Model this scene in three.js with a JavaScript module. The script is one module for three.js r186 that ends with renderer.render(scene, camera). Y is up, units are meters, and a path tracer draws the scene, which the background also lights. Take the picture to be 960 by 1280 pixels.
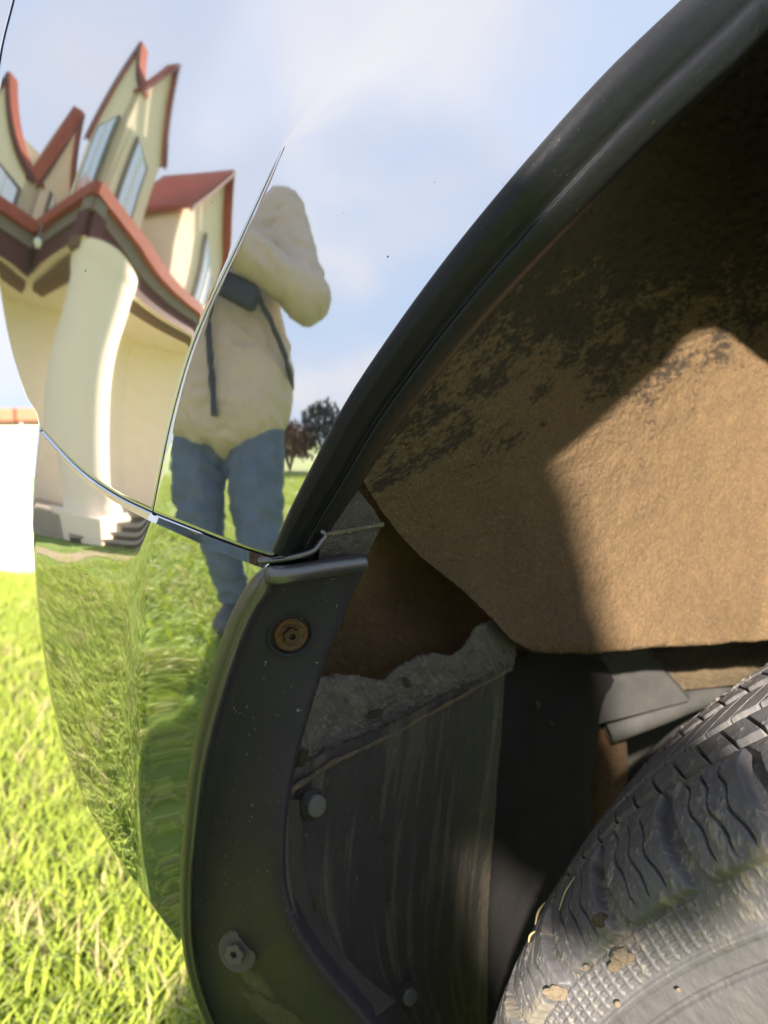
import * as THREE from 'three';
import { mergeGeometries, mergeVertices } from 'three/addons/utils/BufferGeometryUtils.js';
import { MarchingCubes } from 'three/addons/objects/MarchingCubes.js';
import { RoundedBoxGeometry } from 'three/addons/geometries/RoundedBoxGeometry.js';

// ================================================================== camera, sky, sun, exposure
const scene = new THREE.Scene();
const V = (x, y, z) => new THREE.Vector3(x, y, z);
const H = 0.775, PITCH = 6 * Math.PI / 180, FOV = 67, F = 640 / Math.tan(FOV / 2 * Math.PI / 180);
const camera = new THREE.PerspectiveCamera(FOV, 0.75, 0.02, 600);
camera.position.set(0, H, 0); camera.rotation.x = -PITCH;
camera.focus = 0.34; camera.userData.fStop = 10.5;

const SUN_AZ = -12.3 * Math.PI / 180, SUN_EL = 28 * Math.PI / 180;     // azimuth from +z (behind the viewer) towards +x
const SUN = V(Math.sin(SUN_AZ) * Math.cos(SUN_EL), Math.sin(SUN_EL), Math.cos(SUN_AZ) * Math.cos(SUN_EL));
const sun = new THREE.DirectionalLight(0xffefdc, 5.0);
sun.position.copy(SUN).multiplyScalar(30); sun.castShadow = true; sun.shadow.radius = 2.6; sun.shadow.mapSize.set(4096, 4096);
Object.assign(sun.shadow.camera, { left: -14, right: 14, top: 14, bottom: -14, near: 1, far: 80 });
scene.add(sun, sun.target);

// seeded random numbers and tileable noise
function rng(seed) { let s = seed >>> 0; return () => { s = (s + 0x6D2B79F5) >>> 0; let t = s; t = Math.imul(t ^ (t >>> 15), t | 1); t ^= t + Math.imul(t ^ (t >>> 7), t | 61); return ((t ^ (t >>> 14)) >>> 0) / 4294967296; }; }
function hash(i, j, s) { let h = Math.imul(i, 374761393) + Math.imul(j, 668265263) + Math.imul(s, 1442695041); h = Math.imul(h ^ (h >>> 13), 1274126177); return ((h ^ (h >>> 16)) >>> 0) / 4294967296; }
function vnoise(x, y, s, per) {
  const i = Math.floor(x), j = Math.floor(y), fx = x - i, fy = y - j, u = fx * fx * (3 - 2 * fx), v = fy * fy * (3 - 2 * fy);
  const w = per ? (k) => ((k % per) + per) % per : (k) => k;
  const a = hash(w(i), w(j), s), b = hash(w(i + 1), w(j), s), c = hash(w(i), w(j + 1), s), d = hash(w(i + 1), w(j + 1), s);
  return a + (b - a) * u + (c - a) * v + (a - b - c + d) * u * v;
}
function fbm(x, y, s, oct = 4, per = 0) { let a = 0, k = 0.5, n = 0; for (let o = 0; o < oct; o++) { a += k * vnoise(x, y, s + o * 17, per); n += k; k *= 0.5; x *= 2; y *= 2; if (per) per *= 2; } return a / n; }
const mixf = (a, b, t) => a + (b - a) * t, clamp = (x, a = 0, b = 1) => Math.min(b, Math.max(a, x));
const sstep = (a, b, x) => { const t = clamp((x - a) / (b - a)); return t * t * (3 - 2 * t); };
const mix3 = (a, b, t) => [mixf(a[0], b[0], t), mixf(a[1], b[1], t), mixf(a[2], b[2], t)];

// sky: air and thin broken cloud only
{
  const W = 1024, HH = 512, data = new Float32Array(W * HH * 4);
  for (let r = 0; r < HH; r++) {
    const el = ((r + 0.5) / HH - 0.5) * Math.PI, y = Math.sin(el), yy = Math.max(y, 0);
    for (let c = 0; c < W; c++) {
      const az = ((c + 0.5) / W - 0.5) * 2 * Math.PI, x = Math.cos(az) * Math.cos(el), z = Math.sin(az) * Math.cos(el);
      const k = 1 / (yy + 0.22), px = x * k * 1.15, pz = z * k * 1.15;
      const n = fbm(px + 3.9, pz + 5.6, 11, 5), n2 = fbm(px * 0.5 + 6.1, pz * 0.5 + 4.4, 31, 3);
      const cloud = sstep(0.36, 0.64, n * 0.55 + n2 * 0.45) * 0.9 + 0.05;
      const cosS = x * SUN.x + y * SUN.y + z * SUN.z, glow = 0.08 * Math.pow(Math.max(cosS, 0), 6);
      const blue = mix3([0.48, 0.60, 0.77], [0.43, 0.54, 0.76], Math.pow(yy, 0.7)), white = [0.635 + glow * 1.2, 0.635 + glow * 1.1, 0.69 + glow];
      let q = mix3(blue, white, clamp(cloud));
      q = mix3(q, [0.72, 0.74, 0.78], Math.exp(-yy * 9) * 0.25);
      if (y < 0) q = [0.30, 0.36, 0.22];
      const o = (r * W + c) * 4; data[o] = q[0]; data[o + 1] = q[1]; data[o + 2] = q[2]; data[o + 3] = 1;
    }
  }
  const sky = new THREE.DataTexture(data, W, HH, THREE.RGBAFormat, THREE.FloatType);
  sky.mapping = THREE.EquirectangularReflectionMapping; sky.magFilter = THREE.LinearFilter; sky.minFilter = THREE.LinearFilter; sky.needsUpdate = true;
  scene.background = sky; scene.environment = sky;
}
scene.environmentIntensity = 0.42; scene.backgroundIntensity = 0.42;

const renderer = new THREE.WebGLRenderer({ antialias: true });
renderer.toneMapping = THREE.LinearToneMapping;
renderer.toneMappingExposure = 3.5;
renderer.shadowMap.enabled = true;

// ================================================================== helpers
const cp = Math.cos(PITCH), sp = Math.sin(PITCH);
function dir(px, py) { const a = (px - 480) / F, b = (640 - py) / F; return V(a, b * cp - sp, -b * sp - cp); }      // a line of sight, one metre deep
const at = (px, py, d) => dir(px, py).multiplyScalar(d).add(camera.position);
const camToWorld = (x, y, z) => V(x, y * cp + z * sp, -y * sp + z * cp);
function tex(size, fn, srgb = true, sizeY = size) {
  const d = new Uint8Array(size * sizeY * 4), e = (x) => Math.round(255 * clamp(srgb ? (x <= 0.0031308 ? 12.92 * x : 1.055 * Math.pow(x, 1 / 2.4) - 0.055) : x));
  for (let j = 0; j < sizeY; j++) for (let i = 0; i < size; i++) { const q = fn((i + 0.5) / size, (j + 0.5) / sizeY), o = (j * size + i) * 4; d[o] = e(q[0]); d[o + 1] = e(q[1]); d[o + 2] = e(q[2]); d[o + 3] = 255; }
  const t = new THREE.DataTexture(d, size, sizeY); t.magFilter = THREE.LinearFilter; t.minFilter = THREE.LinearFilter; t.wrapS = t.wrapT = THREE.RepeatWrapping;
  if (srgb) t.colorSpace = THREE.SRGBColorSpace; t.needsUpdate = true; return t;
}
const gray = (size, fn, sizeY) => tex(size, (u, v) => { const g = fn(u, v); return [g, g, g]; }, false, sizeY);
const rep = (t, x, y = x) => { const c = t.clone(); c.repeat.set(x, y); c.needsUpdate = true; return c; };
const std = (o) => new THREE.MeshStandardMaterial({ side: THREE.DoubleSide, ...o });
const lin = (r, g, b) => new THREE.Color().setRGB(r, g, b);
const used = {};
function numbered(n) { if (!(n in used)) { used[n] = 0; return n; } used[n]++; return n + '_' + String(used[n]).padStart(3, '0'); }
function tag(o, label, category, group, kind) { Object.assign(o.userData, { label, category }); if (group) o.userData.group = group; if (kind) o.userData.kind = kind; return o; }
function base(name, [x, y, z] = [0, 0, 0], parent = scene) { const g = new THREE.Group(); g.name = parent === scene ? numbered(name) : name; g.position.set(x, y, z); if (parent !== scene) g.position.sub(origin(parent)); parent.add(g); return g; }
function origin(o) { const p = V(0, 0, 0); for (let q = o; q && q !== scene; q = q.parent) p.add(q.position); return p; }
// adds a mesh whose geometry is given in world coordinates
function part(name, geo, mat, parent = scene) {
  if (Array.isArray(geo)) geo = geo.length > 1 ? merge(geo) : geo[0];
  const m = new THREE.Mesh(geo, mat); m.name = parent === scene ? numbered(name) : name;
  if (parent !== scene) { const p = origin(parent); geo.translate(-p.x, -p.y, -p.z); }
  m.castShadow = m.receiveShadow = true; parent.add(m); return m;
}
function merge(list) { return mergeGeometries(list.map((g) => { const q = g.index ? g.toNonIndexed() : g.clone(); for (const k of Object.keys(q.attributes)) if (!['position', 'normal', 'uv'].includes(k)) q.deleteAttribute(k); return q; })); }
function gridGeo(P, nu, nv, uvs) {       // P: (nu+1)*(nv+1) points, row by row
  const pos = new Float32Array(P.length * 3), uv = new Float32Array(P.length * 2), idx = [];
  P.forEach((p, i) => { pos[3 * i] = p.x; pos[3 * i + 1] = p.y; pos[3 * i + 2] = p.z; });
  for (let j = 0; j <= nv; j++) for (let i = 0; i <= nu; i++) { const k = j * (nu + 1) + i; if (uvs) { uv[2 * k] = uvs[k][0]; uv[2 * k + 1] = uvs[k][1]; } else { uv[2 * k] = P[k].x; uv[2 * k + 1] = P[k].y; } }
  for (let j = 0; j < nv; j++) for (let i = 0; i < nu; i++) { const a = j * (nu + 1) + i, b = a + 1, c = a + nu + 1, d = c + 1; idx.push(a, b, d, a, d, c); }
  const g = new THREE.BufferGeometry(); g.setAttribute('position', new THREE.BufferAttribute(pos, 3)); g.setAttribute('uv', new THREE.BufferAttribute(uv, 2)); g.setIndex(idx); g.computeVertexNormals(); return g;
}
const curve = (pts, closed = false) => new THREE.CatmullRomCurve3(pts, closed, 'centripetal');
// a sheet through rows of control points; uv in metres; bumpFn(u, v, point, normal) moves it along its normal
function loft(rows, nu, nv, bumpFn) {
  const R = rows.map((r) => { const c = curve(r); return Array.from({ length: nu + 1 }, (_, i) => c.getPoint(i / nu)); }), P = [], uv = [];
  const cols = Array.from({ length: nu + 1 }, (_, i) => curve(R.map((r) => r[i])));
  for (let j = 0; j <= nv; j++) for (let i = 0; i <= nu; i++) P.push(cols[i].getPoint(j / nv));
  for (let j = 0; j <= nv; j++) { let s = 0; for (let i = 0; i <= nu; i++) { const k = j * (nu + 1) + i; if (i) s += P[k].distanceTo(P[k - 1]); uv.push([s, j ? uv[k - nu - 1][1] + P[k].distanceTo(P[k - nu - 1]) : 0]); } }
  let g = gridGeo(P, nu, nv, uv);
  if (bumpFn) { const n = g.attributes.normal; P.forEach((p, k) => { const nn = V(n.getX(k), n.getY(k), n.getZ(k)); p.addScaledVector(nn, bumpFn((k % (nu + 1)) / nu, Math.floor(k / (nu + 1)) / nv, p, nn, uv[k])); }); g = gridGeo(P, nu, nv, uv); }
  return g;
}
function tube(pts, r, seg = 60, rad = 10, closed = false) { return new THREE.TubeGeometry(curve(pts, closed), seg, r, rad, closed); }
function sweep(pts, rfn, seg = 80, rad = 12) {     // a round bar of changing thickness with rounded ends
  const c = curve(pts), fr = c.computeFrenetFrames(seg), P = [];
  for (let i = 0; i <= seg; i++) for (let k = 0; k <= rad; k++) { const a = k / rad * 2 * Math.PI, r = rfn(i / seg); P.push(c.getPointAt(i / seg).addScaledVector(fr.normals[i], Math.cos(a) * r).addScaledVector(fr.binormals[i], Math.sin(a) * r)); }
  return gridGeo(P, rad, seg);
}
function poly3(pts) {      // a flat polygon in space (fan)
  const pos = [], uv = []; for (let i = 1; i < pts.length - 1; i++) for (const p of [pts[0], pts[i], pts[i + 1]]) { pos.push(p.x, p.y, p.z); uv.push(p.x + p.z, p.y); }
  const g = new THREE.BufferGeometry(); g.setAttribute('position', new THREE.Float32BufferAttribute(pos, 3)); g.setAttribute('uv', new THREE.Float32BufferAttribute(uv, 2)); g.computeVertexNormals(); return g;
}
function prism(pts, off) {        // polygon pts extruded by vector off
  const q = pts.map((p) => p.clone().add(off)), out = [poly3(pts), poly3(q.slice().reverse())];
  pts.forEach((p, i) => { const n = (i + 1) % pts.length; out.push(poly3([p, pts[n], q[n], q[i]].reverse())); });
  return merge(out);
}
function block(c, sx, sy, sz, turn = 0, r = 0.004) { const g = new RoundedBoxGeometry(sx, sy, sz, 2, Math.min(r, sx / 3, sy / 3, sz / 3)); g.rotateY(turn); g.translate(c.x, c.y, c.z); return g; }
// ================================================================== ground
const grassNear = tex(512, (u, v) => { const a = fbm(u * 8, v * 8, 5, 4, 8), b = fbm(u * 64, v * 64, 9, 3, 64); return mix3(mix3([0.10, 0.17, 0.03], [0.19, 0.27, 0.05], a), [0.24, 0.22, 0.11], sstep(0.62, 0.8, b) * 0.7); });
const ground = part('ground', new THREE.PlaneGeometry(500, 500, 60, 60).rotateX(-Math.PI / 2), std({ map: rep(grassNear, 330), roughness: 1 }));
ground.userData.kind = 'structure';

// ================================================================== the car: shape of its sides
// y is counted from the viewer's height. The side is gently rounded; left of the crease it turns towards the end of the car.
const m0 = 0.062, kx = 1.7, n0 = 0.0134, ky = 1.0, d0 = 0.335;
const quad = (x, k, lim) => x < lim ? k * x * x / 2 : k * lim * (x - lim / 2);
const zR = (x, y) => -d0 - m0 * x - quad(x, kx, 0.13) - n0 * y - quad(y, ky, 0.22);
function solve(px, py, zf, off = 0) {
  const d = dir(px, py); let t = 0.33;
  for (let i = 0; i < 60; i++) { const z = zf(d.x * t, d.y * t) + off; t += (z / d.z - t) * 0.7; }
  return V(d.x * t, d.y * t + H, d.z * t);
}
function polyX(pts) {      // pts with falling y -> x as a smooth function of y
  const p = pts.map((v) => [v.y - H, v.x]).sort((a, b) => b[0] - a[0]), n = p.length - 1;
  const sl = p.map((_, i) => { const a = Math.max(0, i - 1), b = Math.min(n, i + 1); return (p[b][1] - p[a][1]) / (p[b][0] - p[a][0]); });
  return (y) => {
    if (y >= p[0][0]) return p[0][1] + sl[0] * (y - p[0][0]);
    if (y <= p[n][0]) return p[n][1] + sl[n] * (y - p[n][0]);
    let i = 0; while (y < p[i + 1][0]) i++;
    const h = p[i + 1][0] - p[i][0], t = (y - p[i][0]) / h, t2 = t * t, t3 = t2 * t;
    return (2 * t3 - 3 * t2 + 1) * p[i][1] + (t3 - 2 * t2 + t) * h * sl[i] + (-2 * t3 + 3 * t2) * p[i + 1][1] + (t3 - t2) * h * sl[i + 1];
  };
}
const CRE = [[355, 180], [300, 300], [245, 420], [215, 520], [190, 641]].map(([x, y]) => solve(x, y, zR));
const creX = polyX(CRE), yCreTop = CRE[0].y - H;
const WEDGE = 0.32, kl = 0.35;
const soft = (q, s) => { const r = q / s; return r > 30 ? q : s * Math.log(1 + Math.exp(r)); };
function zL(x, y) {
  const q = creX(y) - x, s = 0.0005 + 0.3 * Math.max(0, y - yCreTop), e = soft(q, s);
  const wd = -0.085 - x, w = 0.5 * (wd + Math.hypot(wd, 0.022)); return zR(x, y) - WEDGE * e + kl * (0.4 * e * e + 0.6 * w * w) / 2 + 0.2 * w * (y + 0.04);
}
const SEAM = [[45, 531], [100, 588], [145, 619], [190, 641], [245, 663], [300, 684], [345, 699]].map(([x, y]) => solve(x, y, zL));
const seamC = curve(SEAM), seamY = (() => { const f = polyX(SEAM.map((v) => V(v.y, v.x + H, 0))); return (x) => f(x) - H; })();   // y as a function of x
const BCRE = [[190, 641], [174, 700], [164, 760], [157, 850], [155, 930], [158, 1070], [164, 1130]].map(([x, y]) => solve(x, y, zR));
const bcreX = polyX(BCRE);
function zB(x, y) {        // bumper: carries the same faces on and curls under
  const q = bcreX(y) - x, e = soft(q, 0.0012), v = Math.max(0, seamY(x) - y), right = 1 / (1 + Math.exp(q / 0.016));
  const wd = -0.085 - x, w = 0.5 * (wd + Math.hypot(wd, 0.022)); return zR(x, y) - WEDGE * e + kl * (0.4 * e * e + 0.6 * w * w) / 2 + 0.2 * w * (y + 0.04) * sstep(-0.2, -0.06, y) - (0.02 + 0.05 * right) * v - (0.55 + 0.25 * right) * v * v / 2;
}
const roll = (d, r) => d >= r ? 0 : r - Math.sqrt(Math.max(0, r * r - (r - d) * (r - d)));
// a Coons patch in (x, y) with z from zf; b, t, l, r are curves of [0, 1]; edges marked in 'rolled' are rounded by that radius
function panel(b, t, l, r, us, vs, zf, rolled = {}) {
  const P = [], c00 = b(0), c10 = b(1), c01 = t(0), c11 = t(1);
  for (const v of vs) for (const u of us) {
    const B = b(u), T = t(u), L = l(v), Q = r(v);
    const f = (k) => (1 - v) * B[k] + v * T[k] + (1 - u) * L[k] + u * Q[k] - ((1 - u) * (1 - v) * c00[k] + u * (1 - v) * c10[k] + (1 - u) * v * c01[k] + u * v * c11[k]);
    const x = f(0), y = f(1); let z = zf(x, y);
    const dl = Math.hypot(x - L[0], y - L[1]), dr = Math.hypot(x - Q[0], y - Q[1]), db = Math.hypot(x - B[0], y - B[1]), dt = Math.hypot(x - T[0], y - T[1]);
    if (rolled.l) z -= roll(dl, rolled.l(v)); if (rolled.r) z -= roll(dr, rolled.r(v)); if (rolled.b) z -= roll(db, rolled.b); if (rolled.t) z -= roll(dt, rolled.t);
    P.push(V(x, y + H, z));
  }
  return gridGeo(P, us.length - 1, vs.length - 1);
}
// samples of [0, 1], closer together near the ends named by e0 and e1
function samples(n, e0, e1) { const s = new Set(); for (let i = 0; i <= n; i++) s.add(+(i / n).toFixed(6)); for (const k of [0.0003, 0.0008, 0.0015, 0.0025, 0.004, 0.006, 0.009, 0.013, 0.018, 0.025, 0.035]) { if (e0) s.add(k); if (e1) s.add(1 - k); } return [...s].sort((a, b) => a - b); }
const xy = (p) => [p.x, p.y - H];
const along = (c) => (t) => xy(c.getPoint(clamp(t)));

// the wheel arch: where the trim meets the fender
const Opx = [[345, 690], [368, 640], [395, 588], [440, 505], [500, 416], [560, 335], [620, 261], [690, 180], [770, 93], [868, 0]];
const OP = Opx.map(([x, y]) => solve(x, y, zR));
{      // outside the frame the arch drops early, shaped so its shadow falls lower inside
  const p = xy(OP[9]), q = xy(OP[8]); let a = Math.atan2(p[1] - q[1], p[0] - q[0]), [x, y] = p; const st = 0.02, n = 40;
  for (let k = 0; k < n; k++) { if (k > 1) a -= a > -0.40 ? st / 0.085 : (k < 14 ? 0 : st / 0.5); x += Math.cos(a) * st; y += Math.sin(a) * st; OP.push(V(x, y + H, zR(x, y))); }
}
const archC = curve(OP);
const archTop = OP.length;

// ================================================================== paint and plastic
const dustMask = (() => { const r = rng(7), sp = []; for (let i = 0; i < 9; i++) sp.push([r(), r(), 0.0012 + 0.0022 * Math.pow(r(), 3)]); return (u, v) => { let m = 0; for (const [a, b, s] of sp) { let dx = Math.abs(u - a), dy = Math.abs(v - b); dx = Math.min(dx, 1 - dx); dy = Math.min(dy, 1 - dy); if (dx < s && dy < s && dx * dx + dy * dy < s * s) m = 1; } return m; }; })();
const paintMap = tex(1024, (u, v) => mix3([0.80, 0.80, 0.80], [0.22, 0.21, 0.19], dustMask(u, v)));
const paintRM = tex(1024, (u, v) => { const m = dustMask(u, v); return [0, m ? 0.9 : 0.6, m ? 0.1 : 0.975]; }, false);
const paint = new THREE.MeshPhysicalMaterial({ side: THREE.DoubleSide, color: 0xffffff, map: rep(paintMap, 1 / 0.14), roughnessMap: rep(paintRM, 1 / 0.14), metalnessMap: rep(paintRM, 1 / 0.14), metalness: 1, roughness: 0.05 });
const plasticBump = gray(256, (u, v) => fbm(u * 64, v * 64, 3, 3, 64));
const grit = gray(512, (u, v) => fbm(u * 40, v * 40, 23, 4, 40));
const trimT = tex(512, (u, v) => { const s = fbm(u * 120, v * 120, 177, 2, 120), m = fbm(u * 14, v * 14, 19, 4, 14); return mix3(mix3([0.005, 0.006, 0.008], [0.009, 0.010, 0.012], m), [0.09, 0.085, 0.07], sstep(0.87, 0.90, s) * 0.6); });
const glossBlack = new THREE.MeshPhysicalMaterial({ side: THREE.DoubleSide, map: rep(trimT, 8), roughness: 0.42, specularIntensity: 0.55, bumpMap: rep(grit, 8), bumpScale: 0.0002 });
const trimMap = tex(512, (u, v) => { const a = fbm(u * 12, v * 12, 41, 4, 12), s = fbm(u * 110, v * 110, 77, 2, 110); return mix3(mix3([0.022, 0.021, 0.030], [0.032, 0.030, 0.038], a), [0.24, 0.22, 0.17], sstep(0.74, 0.82, s) * 0.8); });
const trimPlastic = new THREE.MeshPhysicalMaterial({ side: THREE.DoubleSide, specularIntensity: 0.4, map: rep(trimMap, 6), roughness: 0.52, bumpMap: rep(plasticBump, 14), bumpScale: 0.00012 });
const satin = new THREE.MeshPhysicalMaterial({ side: THREE.DoubleSide, ior: 2.0, color: lin(0.036, 0.036, 0.040), roughness: 0.33, bumpMap: rep(plasticBump, 12), bumpScale: 0.00012 });
const black = std({ color: lin(0.012, 0.012, 0.011), roughness: 0.9 });

// ================================================================== the car
const car = tag(base('car', [0.38, 0, -0.7]), 'glossy silver car with black wheel arch trim and a muddy tyre', 'car');

// fender, right of the crease and round the arch
{
  const gap = (y) => 0.0002 * sstep(yCreTop + 0.002, yCreTop - 0.02, y), top = 0.40;
  const seamR = seamC, tS = (() => { let a = 0, b = 1; for (let i = 0; i < 40; i++) { const m = (a + b) / 2; if (seamC.getPoint(m).x < CRE[4].x) a = m; else b = m; } return a; })();
  const bottom = (() => { const pts = []; for (let i = 0; i <= 24; i++) { const p = seamC.getPoint(mixf(tS, 0.985, i / 24)); pts.push([p.x + (i === 0 ? gap(-9) : 0), p.y - H + 0.0005]); }
    for (let i = 0; i <= 260; i++) { const p = archC.getPoint(i / 260); pts.push([p.x, p.y - H]); } return pts; })();
  const acc = [0]; for (let i = 1; i < bottom.length; i++) acc.push(acc[i - 1] + Math.hypot(bottom[i][0] - bottom[i - 1][0], bottom[i][1] - bottom[i - 1][1]));
  const bAt = (u) => { const s = clamp(u) * acc[acc.length - 1]; let i = 0; while (i < acc.length - 2 && acc[i + 1] < s) i++; const t = clamp((s - acc[i]) / (acc[i + 1] - acc[i])); return [mixf(bottom[i][0], bottom[i + 1][0], t), mixf(bottom[i][1], bottom[i + 1][1], t)]; };
  const xr = 1.0, y0 = bAt(0)[1], end = bAt(1);
  const l = (v) => { const y = mixf(y0, top, v); return [creX(y) + gap(y), y]; }, r = (v) => [mixf(end[0], xr, v), mixf(end[1], top, v)], tl = l(1);
  const t = (u) => [mixf(tl[0], xr, u), top];
  const us = [...new Set([...samples(420, true, false)])].sort((a, b) => a - b), vs = samples(220, true, false).map((v) => v * v * 0.35 + v * 0.65);
  const g = panel(bAt, t, l, r, us, vs, zL, { l: (v) => 0.0006 * sstep(yCreTop, yCreTop - 0.02, mixf(y0, top, v)), b: 0.0012 });
  part('fender', g, paint, car);
  // left of the crease
  const left = polyX([[52, 536], [45, 528], [18, 462], [0, 390], [-12, 300], [-14, 180], [0, 62], [15, 0], [40, -110]].map(([x, y]) => solve(x, y, zL)));
  const y1 = SEAM[0].y - H + 0.0012;
  const bl = (u) => { const p = seamC.getPoint(mixf(0, tS, clamp(u))); return [p.x - (u === 1 ? gap(-9) : 0), p.y - H + 0.0005]; };
  const l2 = (v) => { const y = mixf(bl(0)[1], top, v); return [mixf(bl(0)[0], left(y), clamp(v * 30)), y]; };
  const r2 = (v) => { const y = mixf(bl(1)[1], top, v); return [creX(y) - gap(y), y]; };
  const t2 = (u) => [mixf(l2(1)[0], r2(1)[0], u), top];
  const g2 = panel(bl, t2, l2, r2, samples(150, true, true), samples(170, true, false), zL, { l: () => 0.004, r: (v) => 0.0006 * sstep(yCreTop, yCreTop - 0.02, mixf(bl(1)[1], top, v)), b: 0.0012 });
  part('corner_panel', g2, paint, car);
  // dark joint behind the gap, and the folded-back edge of the corner
  const gapRows = [], fold = [];
  for (let i = 0; i <= 40; i++) { const y = mixf(CRE[4].y - H - 0.004, yCreTop + 0.004, i / 40), x = creX(y); gapRows.push(V(x, y + H, zL(x, y) - 0.0035)); }
  part('panel_joint', sweep(gapRows, () => 0.0010, 60, 6), black, car);
  const f1 = [], f2 = [], f3 = [];
  for (let i = 0; i <= 60; i++) { const [x, y] = l2(i / 60), z = zL(x, y) - 0.004; f1.push(V(x, y + H, z)); f2.push(V(x + 0.002, y + H, z - 0.010)); f3.push(V(x + 0.06, y + H, z - 0.12)); }
  part('panel_edge', loft([f1, f2, f3], 60, 6), paint, car);
  // the neighbouring panel beyond the joint at the upper left
  const l4 = (v) => { const y = mixf(0.12, 0.40, v); return [left(y) - 0.12, y]; }, r4 = (v) => { const y = mixf(0.12, 0.40, v); return [left(y) - 0.0008, y]; };
  const f4 = [], f5 = []; for (let i = 0; i <= 40; i++) { const v = i / 40, [x, y] = r4(v), [x2] = l4(v); f4.push(V(x, y + H, zL(x, y) - 0.0005)); f5.push(V(x2, y + H, zL(x, y) - 0.07)); }
  const mid = f4.map((p, i) => p.clone().lerp(f5[i], 0.5).add(V(-0.004, 0, 0.006)));
  part('panel_joint', sweep(f4.filter((_, i) => i % 4 === 0).map((p) => p.clone().add(V(0.0006, 0, -0.004))), () => 0.0022, 40, 6), black, car);
  part('hood_edge', loft([f4, mid, f5], 40, 24), paint, car);
}
// bumper
let beadPts;
{
  beadPts = [[334, 712], [300, 768], [270, 852], [248, 940], [236, 1030], [230, 1110], [231, 1170], [240, 1225], [262, 1284], [300, 1345]].map(([x, y]) => solve(x, y, zB, 0.002));
  const sil = [[45, 534], [40, 580], [37, 640], [39, 690], [46, 780], [58, 860], [75, 930], [100, 995], [130, 1050], [175, 1115], [222, 1182]].map(([x, y]) => solve(x, y, zB));
  const silC = curve(sil), beadC = curve(beadPts.slice(0, 7));
  const t = (u) => { const p = seamC.getPoint(clamp(u) * 0.985); return [p.x, p.y - H - 0.0005]; };
  const re = (v) => { const p = beadC.getPoint(1 - v); return v > 0.999 ? t(1) : [p.x - 0.001, p.y - H]; }, le = (v) => v > 0.9999 ? t(0) : xy(silC.getPoint(1 - v));
  const b = (u) => { const p = le(0), q = re(0); return [mixf(p[0], q[0], u), mixf(p[1], q[1], u)]; };
  part('bumper', panel(b, t, le, re, samples(240, true, false), samples(240, false, true), zB, { l: () => 0.004, t: 0.0016 }), paint, car);
  const f1 = [], f2 = [], f3 = [];
  for (let i = 0; i <= 60; i++) { const [x, y] = le(1 - i / 60), z = zB(x, y) - 0.004; f1.push(V(x, y + H, z)); f2.push(V(x + 0.003, y + H + 0.001, z - 0.01)); f3.push(V(x + 0.09, y + H + 0.01, z - 0.10)); }
  part('bumper_edge', loft([f1, f2, f3], 60, 6), trimPlastic, car);
  // dark joint under the lip of the bumper
  part('seam_joint', sweep(Array.from({ length: 30 }, (_, i) => { const p = seamC.getPoint(i / 29 * 0.985); return V(p.x, p.y, zB(p.x, p.y - H) - 0.0045); }), () => 0.0014, 80, 6), black, car);
}
// black trim round the arch
{
  const N = 200, P = [], prof = (s) => [[-0.0045, -0.004], [-0.0035, 0.0015], [0, 0.0042], [0.004, 0.0044], [0.008, 0.0015], [0.013, -0.0035], [0.0175, -0.0085], [0.0195, -0.0078], [0.0215, -0.0085], [0.026, -0.013], [0.031, -0.020], [0.0325, -0.034]].map(([r, z]) => [r * s, z]);
  const np = prof(1).length;
  for (let j = 0; j <= N; j++) {
    const t = j / N, p = archC.getPoint(t), tg = archC.getTangent(t), inn = V(tg.y, -tg.x, 0).normalize();
    const s = 0.50 + 0.60 * clamp(t * OP.length / 9.5);
    for (const [r, z] of prof(s)) { const q = p.clone().addScaledVector(inn, r); q.z += z; P.push(q); }
  }
  // smooth the profile with extra points
  const nu = 44, Q = []; for (let j = 0; j <= N; j++) { const c = curve(P.slice(j * np, (j + 1) * np)); for (let i = 0; i <= nu; i++) Q.push(c.getPoint(i / nu)); }
  const uv = Q.map((q, k) => [(k % (nu + 1)) / nu * 0.06, Math.floor(k / (nu + 1)) / N * 1.3]);
  part('arch_trim', gridGeo(Q, nu, N, uv), glossBlack, car);
}
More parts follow.
